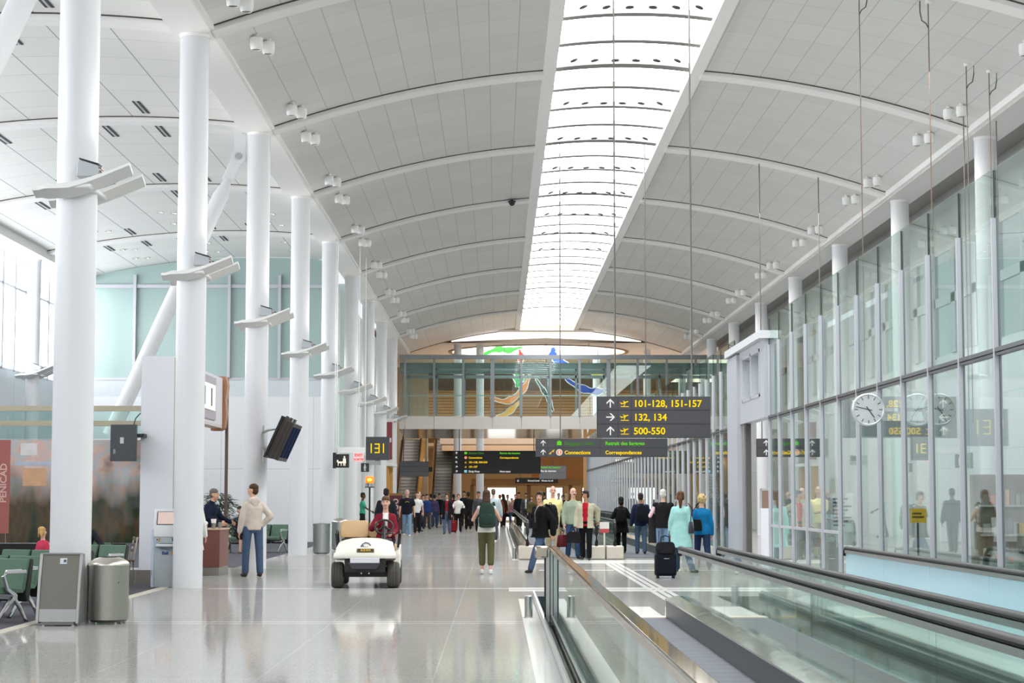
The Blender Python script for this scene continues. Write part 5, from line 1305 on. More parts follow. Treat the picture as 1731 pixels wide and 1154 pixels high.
def person(label, x, y, rz, h=1.75, fem=False, skin='fair', hair=('short', '4a3a2e'), top=('4a4a4a', 'long', 0.0), inner=None, opening=None,
           bottom=('3a4660', 'long'), shoes='2a2422', legs=((8, 4), (-8, 6)), arms=('down', 'down'), lean=0.0, head=(0, 0), z=0.0, seat=None,
           far=False, bulk=0.0, group=None, hood=None, build=1.0, extra=None, spread=1.0, collar=None, curl=0.35):
    t = thing('person', label, 'person', (x, y, z), R(rz), group)
    k = h / 1.75
    V3 = lambda a, b, c: Vector((a, b, c)) * k
    vx = 0.024 if far else 0.0125
    # --- skeleton
    L = R(lean); sp = Vector((0, -math.sin(L), math.cos(L)))
    hips = {}; knee = {}; ank = {}; fdir = {}
    for s, (a, kn) in ((1, legs[0]), (-1, legs[1])):
        a, kn = R(a), R(kn)
        hp = V3(0.092 * s * spread, 0, -0.03)
        k1 = hp + V3(0.012 * s * (spread - 1) * 8, -0.42 * math.sin(a), -0.42 * math.cos(a))
        k2 = k1 + V3(0, -0.41 * math.sin(a - kn), -0.41 * math.cos(a - kn))
        hips[s], knee[s], ank[s] = hp, k1, k2
        fa = max(-0.5, min(0.35, -(a - kn) * 0.55)) if seat is None else 0
        fdir[s] = Vector((0.10 * s, -math.cos(fa), -math.sin(fa))).normalized()
        if seat is None and abs(fdir[s].z) < 0.25: fdir[s] = Vector((0.1 * s, -1, 0)).normalized()
    low = min(ank[1].z, ank[-1].z)
    pz = (seat + 0.10 * k) if seat is not None else (0.082 * k - low)
    off = Vector((0, 0, pz))
    for D_ in (hips, knee, ank):
        for s in D_: D_[s] = D_[s] + off
    pel = off.copy()
    nb = pel + sp * 0.53 * k
    sw = (0.155 if fem else 0.182) * build
    sh = {s: nb - sp * 0.092 * k + V3(sw * s, 0.01, 0) for s in (1, -1)}
    hc = nb + sp * 0.165 * k + V3(0, -0.025, 0)
    HR = Matrix.Rotation(R(head[0]), 3, 'Z') @ Matrix.Rotation(R(head[1]), 3, 'X')
    hp_ = lambda a, b, c: hc + HR @ V3(a, b, c)
    el = {}; wr = {}; hd = {}; cu = {1: curl, -1: curl}
    PRE = {'down': (0.07, -0.05, -0.53), 'back': (0.06, 0.14, -0.50), 'fwd': (0.04, -0.20, -0.47), 'pocket': (-0.01, -0.02, -0.42), 'belly': (-0.15, -0.22, -0.27),
           'strap': (-0.01, -0.17, -0.05), 'carry': (0.06, -0.08, -0.52), 'wheel': (-0.05, -0.36, -0.17), 'lap': (-0.04, -0.28, -0.33), 'reach': (0.16, -0.30, -0.36), 'shelf': (0.05, -0.36, -0.33), 'bend': (0.05, -0.24, -0.24)}
    for s, am in ((1, arms[0]), (-1, arms[1])):
        if isinstance(am, str): p_ = PRE[am]; tgt = sh[s] + V3(p_[0] * s, p_[1], p_[2])
        else: tgt = sh[s] + V3(am[0], am[1], am[2])
        pole = Vector((0.35 * s, 0.9, -0.3)) if am not in ('pocket', 'strap') else (Vector((0.95 * s, 0.5, -0.25)) if am == 'pocket' else Vector((0.55 * s, 0.25, -0.9)))
        el[s], wr[s] = ik(sh[s], tgt, 0.285 * k, 0.255 * k, pole)
        hd[s] = (wr[s] - el[s]).normalized()
    # --- torso rings
    tor = ([(-.11, .135, .095), (-.02, .172, .118), (.06, .160, .108), (.16, .128, .092), (.26, .140, .105), (.36, .155, .118), (.43, .142, .090), (.475, .098, .072), (.515, .062, .058), (.53, .054, .052)] if fem else
           [(-.11, .130, .095), (-.02, .160, .112), (.06, .155, .108), (.16, .150, .106), (.26, .160, .112), (.36, .178, .118), (.43, .160, .094), (.475, .108, .076), (.515, .064, .060), (.53, .056, .054)])
    def trings(grow, t0=-9, t1=9, extra_=(), sx=1.0):
        rows = [q for q in list(extra_) + [r for r in tor if t0 <= r[0] <= t1]]
        out = []
        for tt, rx, ry in rows:
            gq = grow if tt < 0.45 else grow * max(0.25, 1 - (tt - 0.42) * 9)
            c = pel + sp * tt * k if tt > -0.05 else pel + Vector((0, 0, tt * k))
            out.append([c + Vector((((rx * (build if tt < 0.47 else 1)) + gq) * k * sx * math.cos(2 * math.pi * i / 20), 0, 0)) + (Vector((0, math.cos(L), math.sin(L)))) * ((ry * (0.5 + build / 2) + gq) * k * math.sin(2 * math.pi * i / 20)) for i in range(20)])
        return out
    # --- body
    mb = MB(); mb.rings(trings(-0.012))
    for s in (1, -1):
        tcap(mb, sh[s] - V3(0.012 * s, 0, 0.01), el[s], 0.045 * k, 0.038 * k); tcap(mb, el[s], wr[s], 0.039 * k, 0.025 * k)
        tcap(mb, hips[s], knee[s], 0.078 * k, 0.052 * k); tcap(mb, knee[s], ank[s], 0.052 * k, 0.036 * k)
        tcap(mb, ank[s] + V3(0, 0.02, -0.04), ank[s] + fdir[s] * 0.10 * k + V3(0, 0.01, -0.045), 0.030 * k, 0.020 * k)
    tcap(mb, nb - sp * 0.06 * k, hc, 0.054 * k, 0.050 * k)
    def hell(c, r): 
        mb.ell(hp_(*c), [q * k for q in r], 16, 10, rot=HR)
    hell((0, 0.012, 0.028), (0.074, 0.092, 0.090)); hell((0, -0.018, -0.035), (0.060, 0.070, 0.078)); hell((0, -0.058, -0.088), (0.030, 0.026, 0.024))
    hell((0, -0.092, -0.008), (0.012, 0.014, 0.030)); hell((0, -0.100, -0.022), (0.017, 0.018, 0.014))
    for s in (1, -1): hell((0.074 * s, 0.012, -0.008), (0.012, 0.022, 0.032)); hell((0.036 * s, -0.066, -0.028), (0.022, 0.020, 0.020))
    ex = MB()
    for s in (1, -1):
        hand(ex, wr[s] - hd[s] * 0.01 * k, hd[s], Vector((-0.25 * s, -1, 0.15)), s, cu[s], k * (0.94 if fem else 1.0))
        ex.ell(hp_(0.031 * s, -0.083, 0.006), [0.0135 * k, 0.006 * k, 0.0075 * k], 8, 6, 1, HR); ex.ell(hp_(0.031 * s, -0.0885, 0.006), [0.0095 * k, 0.004 * k, 0.0075 * k], 8, 6, 2, HR)
        ex.ell(hp_(0.032 * s, -0.084, 0.026), [0.021 * k, 0.008 * k, 0.006 * k], 8, 6, 2, HR)
    ex.ell(hp_(0, -0.086, -0.056), [0.025 * k, 0.009 * k, 0.0085 * k], 10, 6, 3, HR)
    sk = mat(SK[skin], 0.55, noise=0.06, scale=12, spec=0.3)
    pend(mb, 'body', [sk, mat('e8e4de', 0.4), mat('2a1f1a', 0.5), mat('a4584f' if skin != 'dark' else '4d2c24', 0.5)], t, vx, 3 if not far else 2, lambda me, e=ex: join_into(me, e))
    # --- hair
    style, hcol = hair; hm = mat(hcol, 0.65, noise=0.35, scale=30, bump=0.4, spec=0.3)
    if style != 'none':
        hb = MB()
        def he(c, r): hb.ell(hp_(*c), [q * k for q in r], 14, 9, rot=HR)
        if style == 'bald': he((0, 0.042, -0.012), (0.079, 0.066, 0.050))
        elif style == 'cover':
            he((0, 0.015, 0.03), (0.092, 0.105, 0.105)); he((0, 0.045, -0.06), (0.085, 0.075, 0.09))
        else:
            he((0, 0.017, 0.060), (0.083, 0.098, 0.075)); he((0, 0.046, -0.004), (0.080, 0.068, 0.082))
            if style in ('shaggy', 'bob', 'curly'):
                for s in (1, -1): he((0.066 * s, 0.01, 0.0), (0.026, 0.055, 0.062))
                he((0, -0.062, 0.092), (0.058, 0.034, 0.028))
            if style == 'curly':
                rn = random.Random(4)
                for i in range(34):
                    a, b_ = rn.uniform(0, 6.28), rn.uniform(-0.5, 1.4); u = Vector((math.cos(a) * math.cos(b_), math.sin(a) * math.cos(b_) * 1.0 + 0.25, math.sin(b_)))
                    if u.y < -0.35 and u.z < 0.5: continue
                    he((u.x * 0.086, 0.02 + u.y * 0.085, 0.045 + u.z * 0.085), (0.026, 0.026, 0.026))
            if style in ('long', 'pony', 'updo', 'tails'):
                for s in (1, -1): he((0.064 * s, 0.02, -0.005), (0.022, 0.055, 0.07))
            if style == 'long':
                rr = []
                for q in range(7):
                    zz = 0.02 - 0.055 * q; w_ = (0.080, 0.084, 0.088, 0.090, 0.086, 0.074, 0.045)[q]
                    rr.append([hp_(w_ * math.cos(2 * math.pi * i / 14), 0.062 + 0.012 * q + 0.040 * math.sin(2 * math.pi * i / 14), zz) for i in range(14)])
                hb.rings(rr)
            if style == 'pony':
                tcap(hb, hp_(0, 0.10, 0.01), hp_(0, 0.125, -0.06), 0.040 * k, 0.045 * k); tcap(hb, hp_(0, 0.125, -0.06), hp_(0, 0.12, -0.23), 0.045 * k, 0.026 * k)
            if style == 'tails':
                for s in (1, -1): tcap(hb, hp_(0.07 * s, 0.05, 0.0), hp_(0.11 * s, 0.06, -0.12), 0.032 * k, 0.022 * k)
            if style == 'updo': he((0, 0.085, 0.06), (0.05, 0.045, 0.05))
        pend(hb, 'hair' if style != 'cover' else 'head_scarf', hm, t, 0.012 if not far else 0.02, 2)
    # --- garments
    tcol, sl, hem = top
    g = 0.007 + bulk * 0.6
    def garment(grow, sleeve, hem_, name, col, voxel, post=None, up=0.52, rough=None):
        m_ = MB()
        exr = []
        if hem_ < -0.12:
            n_ = 4
            for q in range(n_, 0, -1):
                u = q / n_; exr.append((-0.10 + (hem_ + 0.10) * u, 0.165 + 0.05 * u + (0.01 if fem else 0), 0.118 + 0.045 * u))
            m_.rings(trings(grow, -0.05, up, exr))
        else: m_.rings(trings(grow, hem_, up, [(hem_, 0.158 if not fem else 0.165, 0.112)]))
        for s in (1, -1):
            if sleeve == 'none': tcap(m_, sh[s] - V3(0.03 * s, 0, 0), sh[s] - V3(0.015 * s, 0, 0), (0.045 + grow) * k, (0.045 + grow) * k)
            elif sleeve == 'short':
                e_ = sh[s] + (el[s] - sh[s]) * 0.62; tcap(m_, sh[s] - V3(0.022 * s, 0, 0.012), e_, (0.050 + grow) * k, (0.056 + grow) * k)
            else:
                tcap(m_, sh[s] - V3(0.022 * s, 0, 0.012), el[s], (0.050 + grow * .8) * k, (0.044 + grow * 1.0) * k); tcap(m_, el[s], wr[s] - (wr[s] - el[s]) * 0.04, (0.044 + grow) * k, (0.031 + grow) * k)
        return pend(m_, name, cloth(col), t, voxel, 4, post)
    vg = 0.026 if far else 0.015
    def cut(me, w0, w1):
        bm = bmesh.new(); bm.from_mesh(me); dl = []
        for f in bm.faces:
            c = f.calc_center_median(); u = (c - pel).dot(sp) / k
            w_ = (w0 + (w1 - w0) * max(0, min(1, (u + 0.1) / 0.55))) * k
            if abs(c.x) < w_ and c.y < nb.y * max(0, u) + (-0.035 * k if u > 0 else -0.03 * k): dl.append(f)
        bmesh.ops.delete(bm, geom=dl, context='FACES'); bm.to_mesh(me); bm.free()
    if inner: garment(0.004, inner[1] if len(inner) > 1 else 'none', -0.08, 'shirt', inner[0], vg, up=0.52)
    garment(g + (0.008 if inner else 0), sl, -0.10 if hem == 0 else hem, 'jacket' if inner or bulk > 0.012 else 'shirt', tcol, vg,
            (lambda me, o_=opening: cut(me, *o_)) if opening else None, up=0.52)
    if collar:
        cb = MB(); tcap(cb, nb - sp * 0.035 * k, nb + sp * 0.0 * k, 0.072 * k, 0.066 * k); pend(cb, 'collar', cloth(collar), t, 0.014, 2)
    if hood:
        hb = MB(); c_ = nb + V3(0, 0.085, -0.03)
        hb.ell(c_, [0.115 * k, 0.055 * k, 0.085 * k], 14, 8); hb.ell(nb + V3(0, 0.02, -0.015), [0.105 * k, 0.085 * k, 0.05 * k], 14, 8); hb.ell(c_ + V3(0, 0.015, -0.07), [0.07 * k, 0.035 * k, 0.06 * k], 12, 8)
        pend(hb, 'hood', cloth(hood), t, 0.015, 4)
    bcol, bl = bottom
    m_ = MB()
    if bl == 'skirt':
        m_.rings(trings(0.014, -0.05, 0.07, [(-0.46, 0.19, 0.15), (-0.28, 0.19, 0.145), (-0.12, 0.175, 0.125)]) if seat is None else trings(0.014, -0.12, 0.07))
        if seat is not None:
            for s in (1, -1): tcap(m_, hips[s], knee[s], 0.10 * k, 0.075 * k)
        pend(m_, 'skirt', cloth(bcol), t, vg, 4)
    else:
        m_.rings(trings(0.006, -0.12, 0.08))
        fr = {'long': 0.97, 'capri': 0.62}[bl]
        for s in (1, -1):
            tcap(m_, hips[s], knee[s], 0.094 * k, 0.076 * k); e_ = knee[s] + (ank[s] - knee[s]) * fr
            tcap(m_, knee[s], e_, 0.075 * k, (0.066 if bl == 'long' else 0.070) * k)
        pend(m_, 'trousers', cloth(bcol), t, vg, 4)
    for s in (1, -1):
        m_ = MB(); a = ank[s] + V3(0, 0.015, -0.045); f_ = fdir[s]; 
        if seat is None and abs(f_.z) < 0.25: f_ = Vector((f_.x, f_.y, 0)).normalized()
        b_ = a + f_ * 0.15 * k
        zb = -0.0
        tcap(m_, a, b_ + V3(0, 0, -0.006), 0.038 * k, 0.033 * k); tcap(m_, a + f_ * 0.03 * k, b_ - f_ * 0.02 * k + V3(0, 0, -0.004), 0.036 * k, 0.036 * k)
        tcap(m_, ank[s] + V3(0, 0.01, -0.01), a, 0.044 * k, 0.04 * k)
        pend(m_, 'shoe', mat(shoes, 0.5, noise=0.1), t, 0.014 if not far else 0.022, 3)
    if extra: extra(t, k, dict(pel=pel, nb=nb, hc=hc, hp=hp_, sh=sh, wr=wr, el=el, hd=hd, sp=sp, V3=V3))
    return t
def world(t, v): return Vector(t.location) + Matrix.Rotation(t.rotation_euler.z, 3, 'Z') @ Vector(v)
def backpack(t, label, col, w_=0.30, h_=0.44, d_=0.17, zc_=1.20, yb=0.14, dx=0.0, tilt=0):
    b = thing('backpack', label, 'backpack', t.location, t.rotation_euler.z)
    c = Vector((dx, yb + d_ / 2, zc_)); m = cloth(col)
    rr = []
    for q, f_ in ((-1, .72), (-.9, .95), (-.4, 1.0), (.2, .97), (.65, .85), (.9, .62), (1, .35)):
        rr.append([c + Vector((w_ / 2 * f_ * (abs(math.cos(a)) ** .6) * math.copysign(1, math.cos(a)), d_ / 2 * (0.5 + f_ / 2) * (abs(math.sin(a)) ** .6) * math.copysign(1, math.sin(a)), q * h_ / 2)) for a in [2 * math.pi * i / 20 + .01 for i in range(20)]])
    MB().rings(rr).build('bag', m, b, smooth=60)
    MB().rings([[Vector((c.x + w_ * .36 * f_ * math.cos(a), c.y + d_ * .5 + 0.012 * f_ * math.sin(a) , c.z - h_ * .14 + 0.10 * q)) for a in [2 * math.pi * i / 12 for i in range(12)]] for q, f_ in ((-1.05, .5), (-.9, 1), (.7, 1), (.95, .6))]).build('front_pocket', m, b, smooth=60)
    for s in (-1, 1):
        MB().tube([(dx + s * .09, yb - 0.01, zc_ + h_ * .42), (dx + s * .125, yb - .09, zc_ + h_ * .52), (dx + s * .135, yb - .24, zc_ + h_ * .38), (dx + s * .13, yb - .28, zc_ + .02), (dx + s * .15, yb - .14, zc_ - h_ * .30), (dx + s * .12, yb + .01, zc_ - h_ * .4)], 0.022, 6, ry=0.008).build('strap', m, b, smooth=50)
    MB().tube([(dx - .04, c.y, zc_ + h_ * .48), (dx - .03, c.y, zc_ + h_ * .56), (dx + .03, c.y, zc_ + h_ * .56), (dx + .04, c.y, zc_ + h_ * .48)], 0.010, 6).build('loop', m, b)
    return b
def bag(label, loc, rz, w_, h_, d_, col, strap=None, name='handbag', cat='bag'):
    """soft bag; strap: list of world points relative to the bag's base"""
    b = thing(name, label, cat, loc, rz)
    rr = []
    for z_, f_ in ((0, .8), (.06, .97), (.5, 1), (.85, .9), (1, .7)):
        rr.append([(w_ / 2 * f_ * (abs(math.cos(a)) ** .5) * math.copysign(1, math.cos(a)), d_ / 2 * (1.1 - .35 * z_) * (abs(math.sin(a)) ** .6) * math.copysign(1, math.sin(a)), z_ * h_) for a in [2 * math.pi * i / 20 + .01 for i in range(20)]])
    MB().rings(rr).build('pouch', cloth(col), b, smooth=60)
    if strap: MB().tube(strap, 0.013, 6, ry=0.007).build('strap', cloth(col), b, smooth=50)
    else: MB().tube([(-w_ * .25, 0, h_ * .95), (-w_ * .22, 0, h_ + .09), (0, 0, h_ + .12), (w_ * .22, 0, h_ + .09), (w_ * .25, 0, h_ * .95)], 0.011, 6).build('handle', cloth(col), b, smooth=50)
    return b
def suitcase(label, x, y, rz, w_, d_, h_, col, pull=0.0):
    b = thing('suitcase', label, 'suitcase', (x, y, 0), rz)
    MB().box(-w_ / 2, w_ / 2, -d_ / 2, d_ / 2, 0.045, h_).build('shell', cloth(col), b, bevel=0.035)
    MB().box(-w_ / 2 + .04, w_ / 2 - .04, -d_ / 2 - .025, -d_ / 2, 0.09, h_ - .12).build('front_pocket', cloth(col), b, bevel=0.015)
    for s in (-1, 1): MB().cyl((s * (w_ / 2 - .05) - .015, -d_ / 2 + .05, 0.035), (s * (w_ / 2 - .05) + .015, -d_ / 2 + .05, 0.035), 0.035, n=14).cyl((s * (w_ / 2 - .05) - .015, d_ / 2 - .05, 0.035), (s * (w_ / 2 - .05) + .015, d_ / 2 - .05, 0.035), 0.035, n=14).build('wheel', M_rubber, b, smooth=40)
    MB().box(-.05, .05, -d_ / 2 - .032, -d_ / 2 - .02, h_ - .10, h_ - .085).build('badge', M_chrome, b)
    if pull:
        MB().tube([(-.10, d_ * .62, h_ - .25), (-.10, d_ * .62, pull), (.10, d_ * .62, pull), (.10, d_ * .62, h_ - .25)], 0.009, 6).build('pull_handle', M_dark, b)
    return b

JE = '4f678a'
# --- the man in the hooded top at the counter
person('man in pale hooded sweatshirt and blue jeans standing with his back turned', -4.78, 37.3, -152, 1.80, hair=('short', '48321f'), top=('d3c5b9', 'long', -0.06), bulk=0.022,
       bottom=('4b5d78', 'long'), shoes='38291f', legs=((6, 3), (-5, 2)), arms=('down', 'pocket'), head=(48, -2), hood='d3c5b9', spread=1.15)
person('man in navy jacket behind the red-brown counter', -6.05, 39.85, 70, 1.73, hair=('short', '6d6660'), top=('1d2336', 'long', -0.1), bulk=0.02, bottom=('24242a', 'long'), arms=('shelf', 'shelf'), lean=10, head=(10, 3), collar='1d2336')
person('person in long white coat mostly hidden behind the second column', -5.86, 36.75, 165, 1.66, hair=('short', '3a2d22'), top=('e9e7e4', 'long', -0.38), bulk=0.02, bottom=('1c1b1b', 'long'), shoes='1a1818', arms=('down', 'down'))
seat_row(-6.85, 52.7, R(0), 1, 'single green seat under the seated woman beyond the plant')
person('seated woman with bare shins and a black skirt, half hidden by the plant', -7.13, 52.75, 25, 1.64, True, 'pink', ('short', '3a2a20'), ('26242a', 'long', 0), bottom=('17161a', 'skirt'), shoes='19181a', legs=((84, 80), (80, 84)), arms=('lap', 'lap'), seat=0.44)
person('blond child with hair in two bunches sitting in the rear green seats', -7.38, 31.0, -28, 1.18, True, 'pink', ('tails', 'c39a5f'), ('c9405a', 'long', 0), bottom=('5a6a8a', 'long'), legs=((84, 70), (82, 72)), arms=('lap', 'lap'), seat=0.45, head=(150, 0))
person('person in dark sleeves seated mostly behind the nearest column', -6.93, 32.02, -22, 1.72, False, 'tan', ('short', '2b2320'), ('23262e', 'long', 0), bottom=('2a2d36', 'long'), legs=((84, 80), (80, 84)), arms=((0.22, -0.26, -0.30), 'lap'), seat=0.44)
seat_row(-6.62, 31.95, R(-20), 1, 'green seat of the person half hidden by the nearest column')
# --- cart driver
person('woman in maroon jacket driving the white cart', -1.975, 33.78, 3, 1.64, True, 'pink', ('short', '5a3f2a'), ('7a1f2e', 'long', -0.06), inner=('f1eeea',), opening=(0.0, 0.055), bulk=0.012, bottom=('2b1a22', 'long'),
       legs=((78, 62), (74, 58)), arms=('lap', (-0.02, -0.37, -0.16)), seat=0.73 - 0.02, head=(-4, 0), lean=6, curl=0.7)
# --- walkers near the centre
t = person('woman with long brown hair, white tank top and olive cropped trousers walking away', -0.21, 38.4, 178, 1.69, True, 'pink', ('long', '4a3124'), ('e6e3dd', 'none', -0.07), bottom=('5d5a3e', 'capri'), shoes='e4e3e0', legs=((7, 4), (-5, 4)), arms=('strap', 'strap'), build=1.08)
backpack(t, 'dark green backpack on the back of the woman in olive trousers', '2f4239', 0.34, 0.50, 0.19, 1.19, 0.135, dx=-0.02)
t = person('shaggy-haired man in black jacket and jeans striding left past the guard rail', 0.90, 39.4, -52, 1.73, hair=('shaggy', '46342a'), top=('161616', 'long', -0.14), inner=('c9c6c0',), opening=(0.0, 0.03), bulk=0.035, bottom=('4a5a76', 'long'), shoes='1c1a1a',
           legs=((28, 8), (-22, 22)), arms=((0.10, 0.10, -0.50), (-0.06, 0.10, -0.50)), head=(42, -6), build=1.04)
backpack(t, 'black backpack on the shaggy-haired man in the black jacket', '17171a', 0.34, 0.52, 0.24, 1.14, 0.15)
p_ = MB().rings([[(0.07 * math.cos(a) * f_, 0.05 * math.sin(a) * f_, z_) for a in [2 * math.pi * i / 10 for i in range(10)]] for z_, f_ in ((0, .6), (.03, 1), (.06, .9), (.09, .5))]).build('folded_jacket', cloth('27509a'), None, smooth=60)
p_.location = world(t, (0.27, 0.12, 0.80)); tag(p_, 'small bright blue bundle in the hand of the shaggy-haired man', 'bundle')
def printed(t, k, J):
    mb = MB()
    for i in range(5): mb.obox(J['nb'] + J['V3'](-0.06 + 0.03 * i, -0.145, -0.16 + 0.012 * abs(i - 2) * -1), (0.022 * k, 0, 0), (0, 0.012, 0), (0, 0, 0.03 * k))
    mb.build('shirt_print', mat('b59a4e', 0.6), t)
t = person('man in pale yellow T-shirt standing on the far walkway with hands clasped', 1.43, 48.6, 4, 1.83, skin='pink', hair=('bald', '8d8378'), top=('eddf9f', 'short', -0.08), bulk=0.02, bottom=('c4b594', 'long'), shoes='4a3a2c', arms=('belly', 'belly'), build=1.1)
bag('dark shoulder bag hanging beside the man in pale yellow', world(t, (0.25, 0.05, 0.78)), R(80), 0.30, 0.30, 0.12, '2a2422', [(0.05, 0, 0.28), (0.02, 0.10, 0.62), (0.06, 0.22, 0.70), (0.02, 0.16, 0.50), (-0.04, 0.04, 0.27)], 'shoulder_bag')
t = person('moustached man in sage green shirt and blue jeans at the far walkway end', 1.93, 48.15, 12, 1.79, skin='pink', hair=('bald', '5a4636'), top=('98a48e', 'long', -0.09), bulk=0.018, bottom=('41597c', 'long'), shoes='2a211c', legs=((10, 4), (-8, 8)), arms=('down', 'carry'), head=(4, 0), build=1.06,
       extra=lambda t, k, J: MB().ell(J['hp'](0, -0.097, -0.044), (0.030 * k, 0.010 * k, 0.010 * k), 10, 6).build('moustache', mat('4a3729', 0.7), t, smooth=50))
bag('dark red travel bag held by the man in the sage green shirt', world(t, (-0.30, -0.05, 0.30)), R(70), 0.42, 0.30, 0.2, '5a1f24', name='travel_bag')
t = person('man in open beige jacket over a red shirt with a hand on the walkway end', 2.20, 47.05, -8, 1.71, skin='tan', hair=('shaggy', '2a211c'), top=('b4ae98', 'long', -0.13), inner=('b01c2c',), opening=(0.05, 0.075), bulk=0.028, bottom=('141416', 'long'), shoes='171616',
       legs=((8, 4), (-8, 6)), arms=((0.09, 0.26, -0.38), 'carry'), head=(-24, 0), build=1.05)
bag('black bag with a red mark carried by the man in the beige jacket', world(t, (-0.29, -0.12, 0.42)), R(-10), 0.36, 0.28, 0.16, '1d1a1a', name='travel_bag')
t = person('person in black hooded clothes seen from behind on the far right walkway', 3.44, 52.6, 178, 1.56, True, 'dark', ('cover', '151516'), ('19191b', 'long', -0.30), bulk=0.03, bottom=('141415', 'long'), shoes='161616', arms=('bend', 'bend'))
backpack(t, 'black backpack of the person in black hooded clothes', '1b1b1d', 0.28, 0.38, 0.15, 1.05, 0.16)
t = person('man in navy jacket and faded jeans walking away on the far right walkway', 3.93, 51.9, 182, 1.66, skin='tan', hair=('short', '35281f'), top=('232a44', 'long', -0.12), bulk=0.032, bottom=('56697f', 'long'), shoes='20242c', legs=((9, 4), (-7, 6)), arms=('down', 'down'), build=1.08)
backpack(t, 'dark backpack of the man in the navy jacket', '1d1f26', 0.32, 0.44, 0.18, 1.12, 0.17)
t = person('white-haired man in black waistcoat over pink sleeves walking away', 4.00, 45.7, 180, 1.73, skin='pink', hair=('short', 'd2cdc6'), top=('1d1c1e', 'none', -0.12), inner=('e6c3cc', 'long'), bulk=0.022, bottom=('6d86a5', 'long'), shoes='2a2422', legs=((8, 4), (-8, 6)), arms=('bend', 'down'), build=1.12)
b = thing('coat', 'dark coat draped over the arm of the white-haired man', 'coat', t.location, t.rotation_euler.z)
rr = [[(0.245 + w_ * math.cos(a), -0.16 + 0.07 * math.sin(a) + dy, z_) for a in [2 * math.pi * i / 14 for i in range(14)]] for z_, w_, dy in ((1.16, .03, 0), (1.14, .07, 0), (1.0, .09, .01), (0.7, .10, .02), (0.45, .11, .03))]
MB().rings(rr).build('cloth', cloth('2b2a2c'), b, smooth=60)
t = person('woman in pale turquoise coat with a brown ponytail walking away', 3.83, 39.6, 172, 1.68, True, 'pink', ('pony', '5a3a22'), ('a6d9d5', 'long', -0.40), bulk=0.022, bottom=('3c5568', 'long'), shoes='4a5a66', legs=((14, 6), (-14, 14)), arms=('down', 'down'), build=1.06)
bag('dark shoulder bag of the woman in the turquoise coat', world(t, (-0.22, 0.0, 0.80)), t.rotation_euler.z + R(80), 0.24, 0.24, 0.09, '4a4550', [(0.08, 0, 0.22), (0.04, 0.02, 0.50), (0.0, -0.06, 0.62), (-0.05, 0.02, 0.5), (-0.09, 0, 0.22)], 'shoulder_bag')
suitcase('black wheeled suitcase pulled by the woman in the turquoise coat', 3.24, 36.6, R(4), 0.40, 0.24, 0.47, '1c1d28', 0.90)
b = bag('black travel bag strapped on top of the wheeled suitcase', (3.24, 36.59, 0.472), R(4), 0.38, 0.22, 0.22, '242226', name='travel_bag')
t = person('woman with short blond curls, bright blue top and dark jeans by the glass wall', 4.33, 40.1, 184, 1.62, True, 'pink', ('curly', 'd2b480'), ('1b79b0', 'long', -0.10), bulk=0.02, bottom=('283552', 'long'), shoes='2c3b52', legs=((16, 6), (-18, 16)), arms=('bend', 'down'), build=1.06)
bag('black handbag hanging at the side of the woman in blue', world(t, (0.17, 0.20, 0.84)), t.rotation_euler.z, 0.27, 0.24, 0.12, '1f1b1b', [(0.09, 0, 0.2), (0.05, -0.06, 0.42), (-0.10, -0.12, 0.60), (-0.06, -0.28, 0.55), (-0.10, -0.2, 0.2)], 'handbag')
# --- further back on the left
person('man in dark jacket seen from behind, just past the cart driver', -3.10, 53.2, 176, 1.79, skin='dark', hair=('short', '191514'), top=('22252b', 'long', -0.12), bulk=0.035, bottom=('2a2a30', 'long'), shoes='1a1a1a', arms=('down', 'down'), build=1.12)
person('man in black T-shirt with gold print and light jeans walking towards the camera', -3.58, 75.8, 3, 1.86, skin='pink', hair=('bald', '8a7d70'), top=('1e1f28', 'short', -0.12), bulk=0.025, bottom=('7b9ab8', 'long'), shoes='e6e5e2', legs=((12, 4), (-12, 12)), arms=('down', 'down'), build=1.16, extra=printed)
person('man in white shirt and dark trousers just behind the black shirt man', -3.42, 81.5, 6, 1.80, skin='pink', hair=('short', '4a3828'), top=('e4e3e0', 'short', -0.08), bottom=('232228', 'long'), shoes='201e1e', legs=((-10, 10), (12, 4)), arms=('down', 'fwd'), far=True)
person('woman in green top beside a column, arm stretched to the right', -5.16, 73.0, 92, 1.72, True, 'dark', ('short', '17120f'), ('3f9a80', 'short', -0.06), bottom=('22252a', 'long'), arms=('down', (0.06, -0.38, -0.36)), far=True)
FG = 'travellers in the far crowd'
def crowd(label, px, Y, rz, h, fem, hair, top, bottom, skin='pink', sl='long', hem=-0.1, legs=None, arms=('down', 'down'), **kw):
    i = len(label)
    return person(label, (px - 840) / 3200 * Y, Y, rz, h, fem, skin, hair, (top, sl, hem), bottom=(bottom, kw.pop('bl', 'long')), legs=legs or (((9, 4), (-9, 8)) if i % 2 else ((-8, 8), (8, 3))), arms=arms, far=True, bulk=kw.pop('bulk', 0.02), **kw)
crowd('bald man in black jacket facing right behind the white shirt man', 708, 86, 75, 1.80, False, ('bald', '6a5a4a'), '1c1d20', '25262c')
crowd('person in royal blue jacket in the crowd below the escalators', 722, 92, 30, 1.70, False, ('short', '2a2320'), '2b3b70', '3b3c46')
crowd('person in violet top next to the royal blue jacket', 735, 96, 170, 1.68, True, ('short', '241c1a'), '463f60', '33415c', 'tan')
crowd('person in long black coat and jeans at the foot of the escalator', 743, 104.5, 5, 1.74, False, ('short', '2d2521'), '1b1b1d', '4a6282', hem=-0.35)
t = crowd('woman in open dark coat over a red top and jeans', 756, 80, -8, 1.71, True, ('shaggy', '5d3a2a'), '1f1d20', '566a86', inner=('8f2a32',), opening=(0.06, 0.07), hem=-0.3)
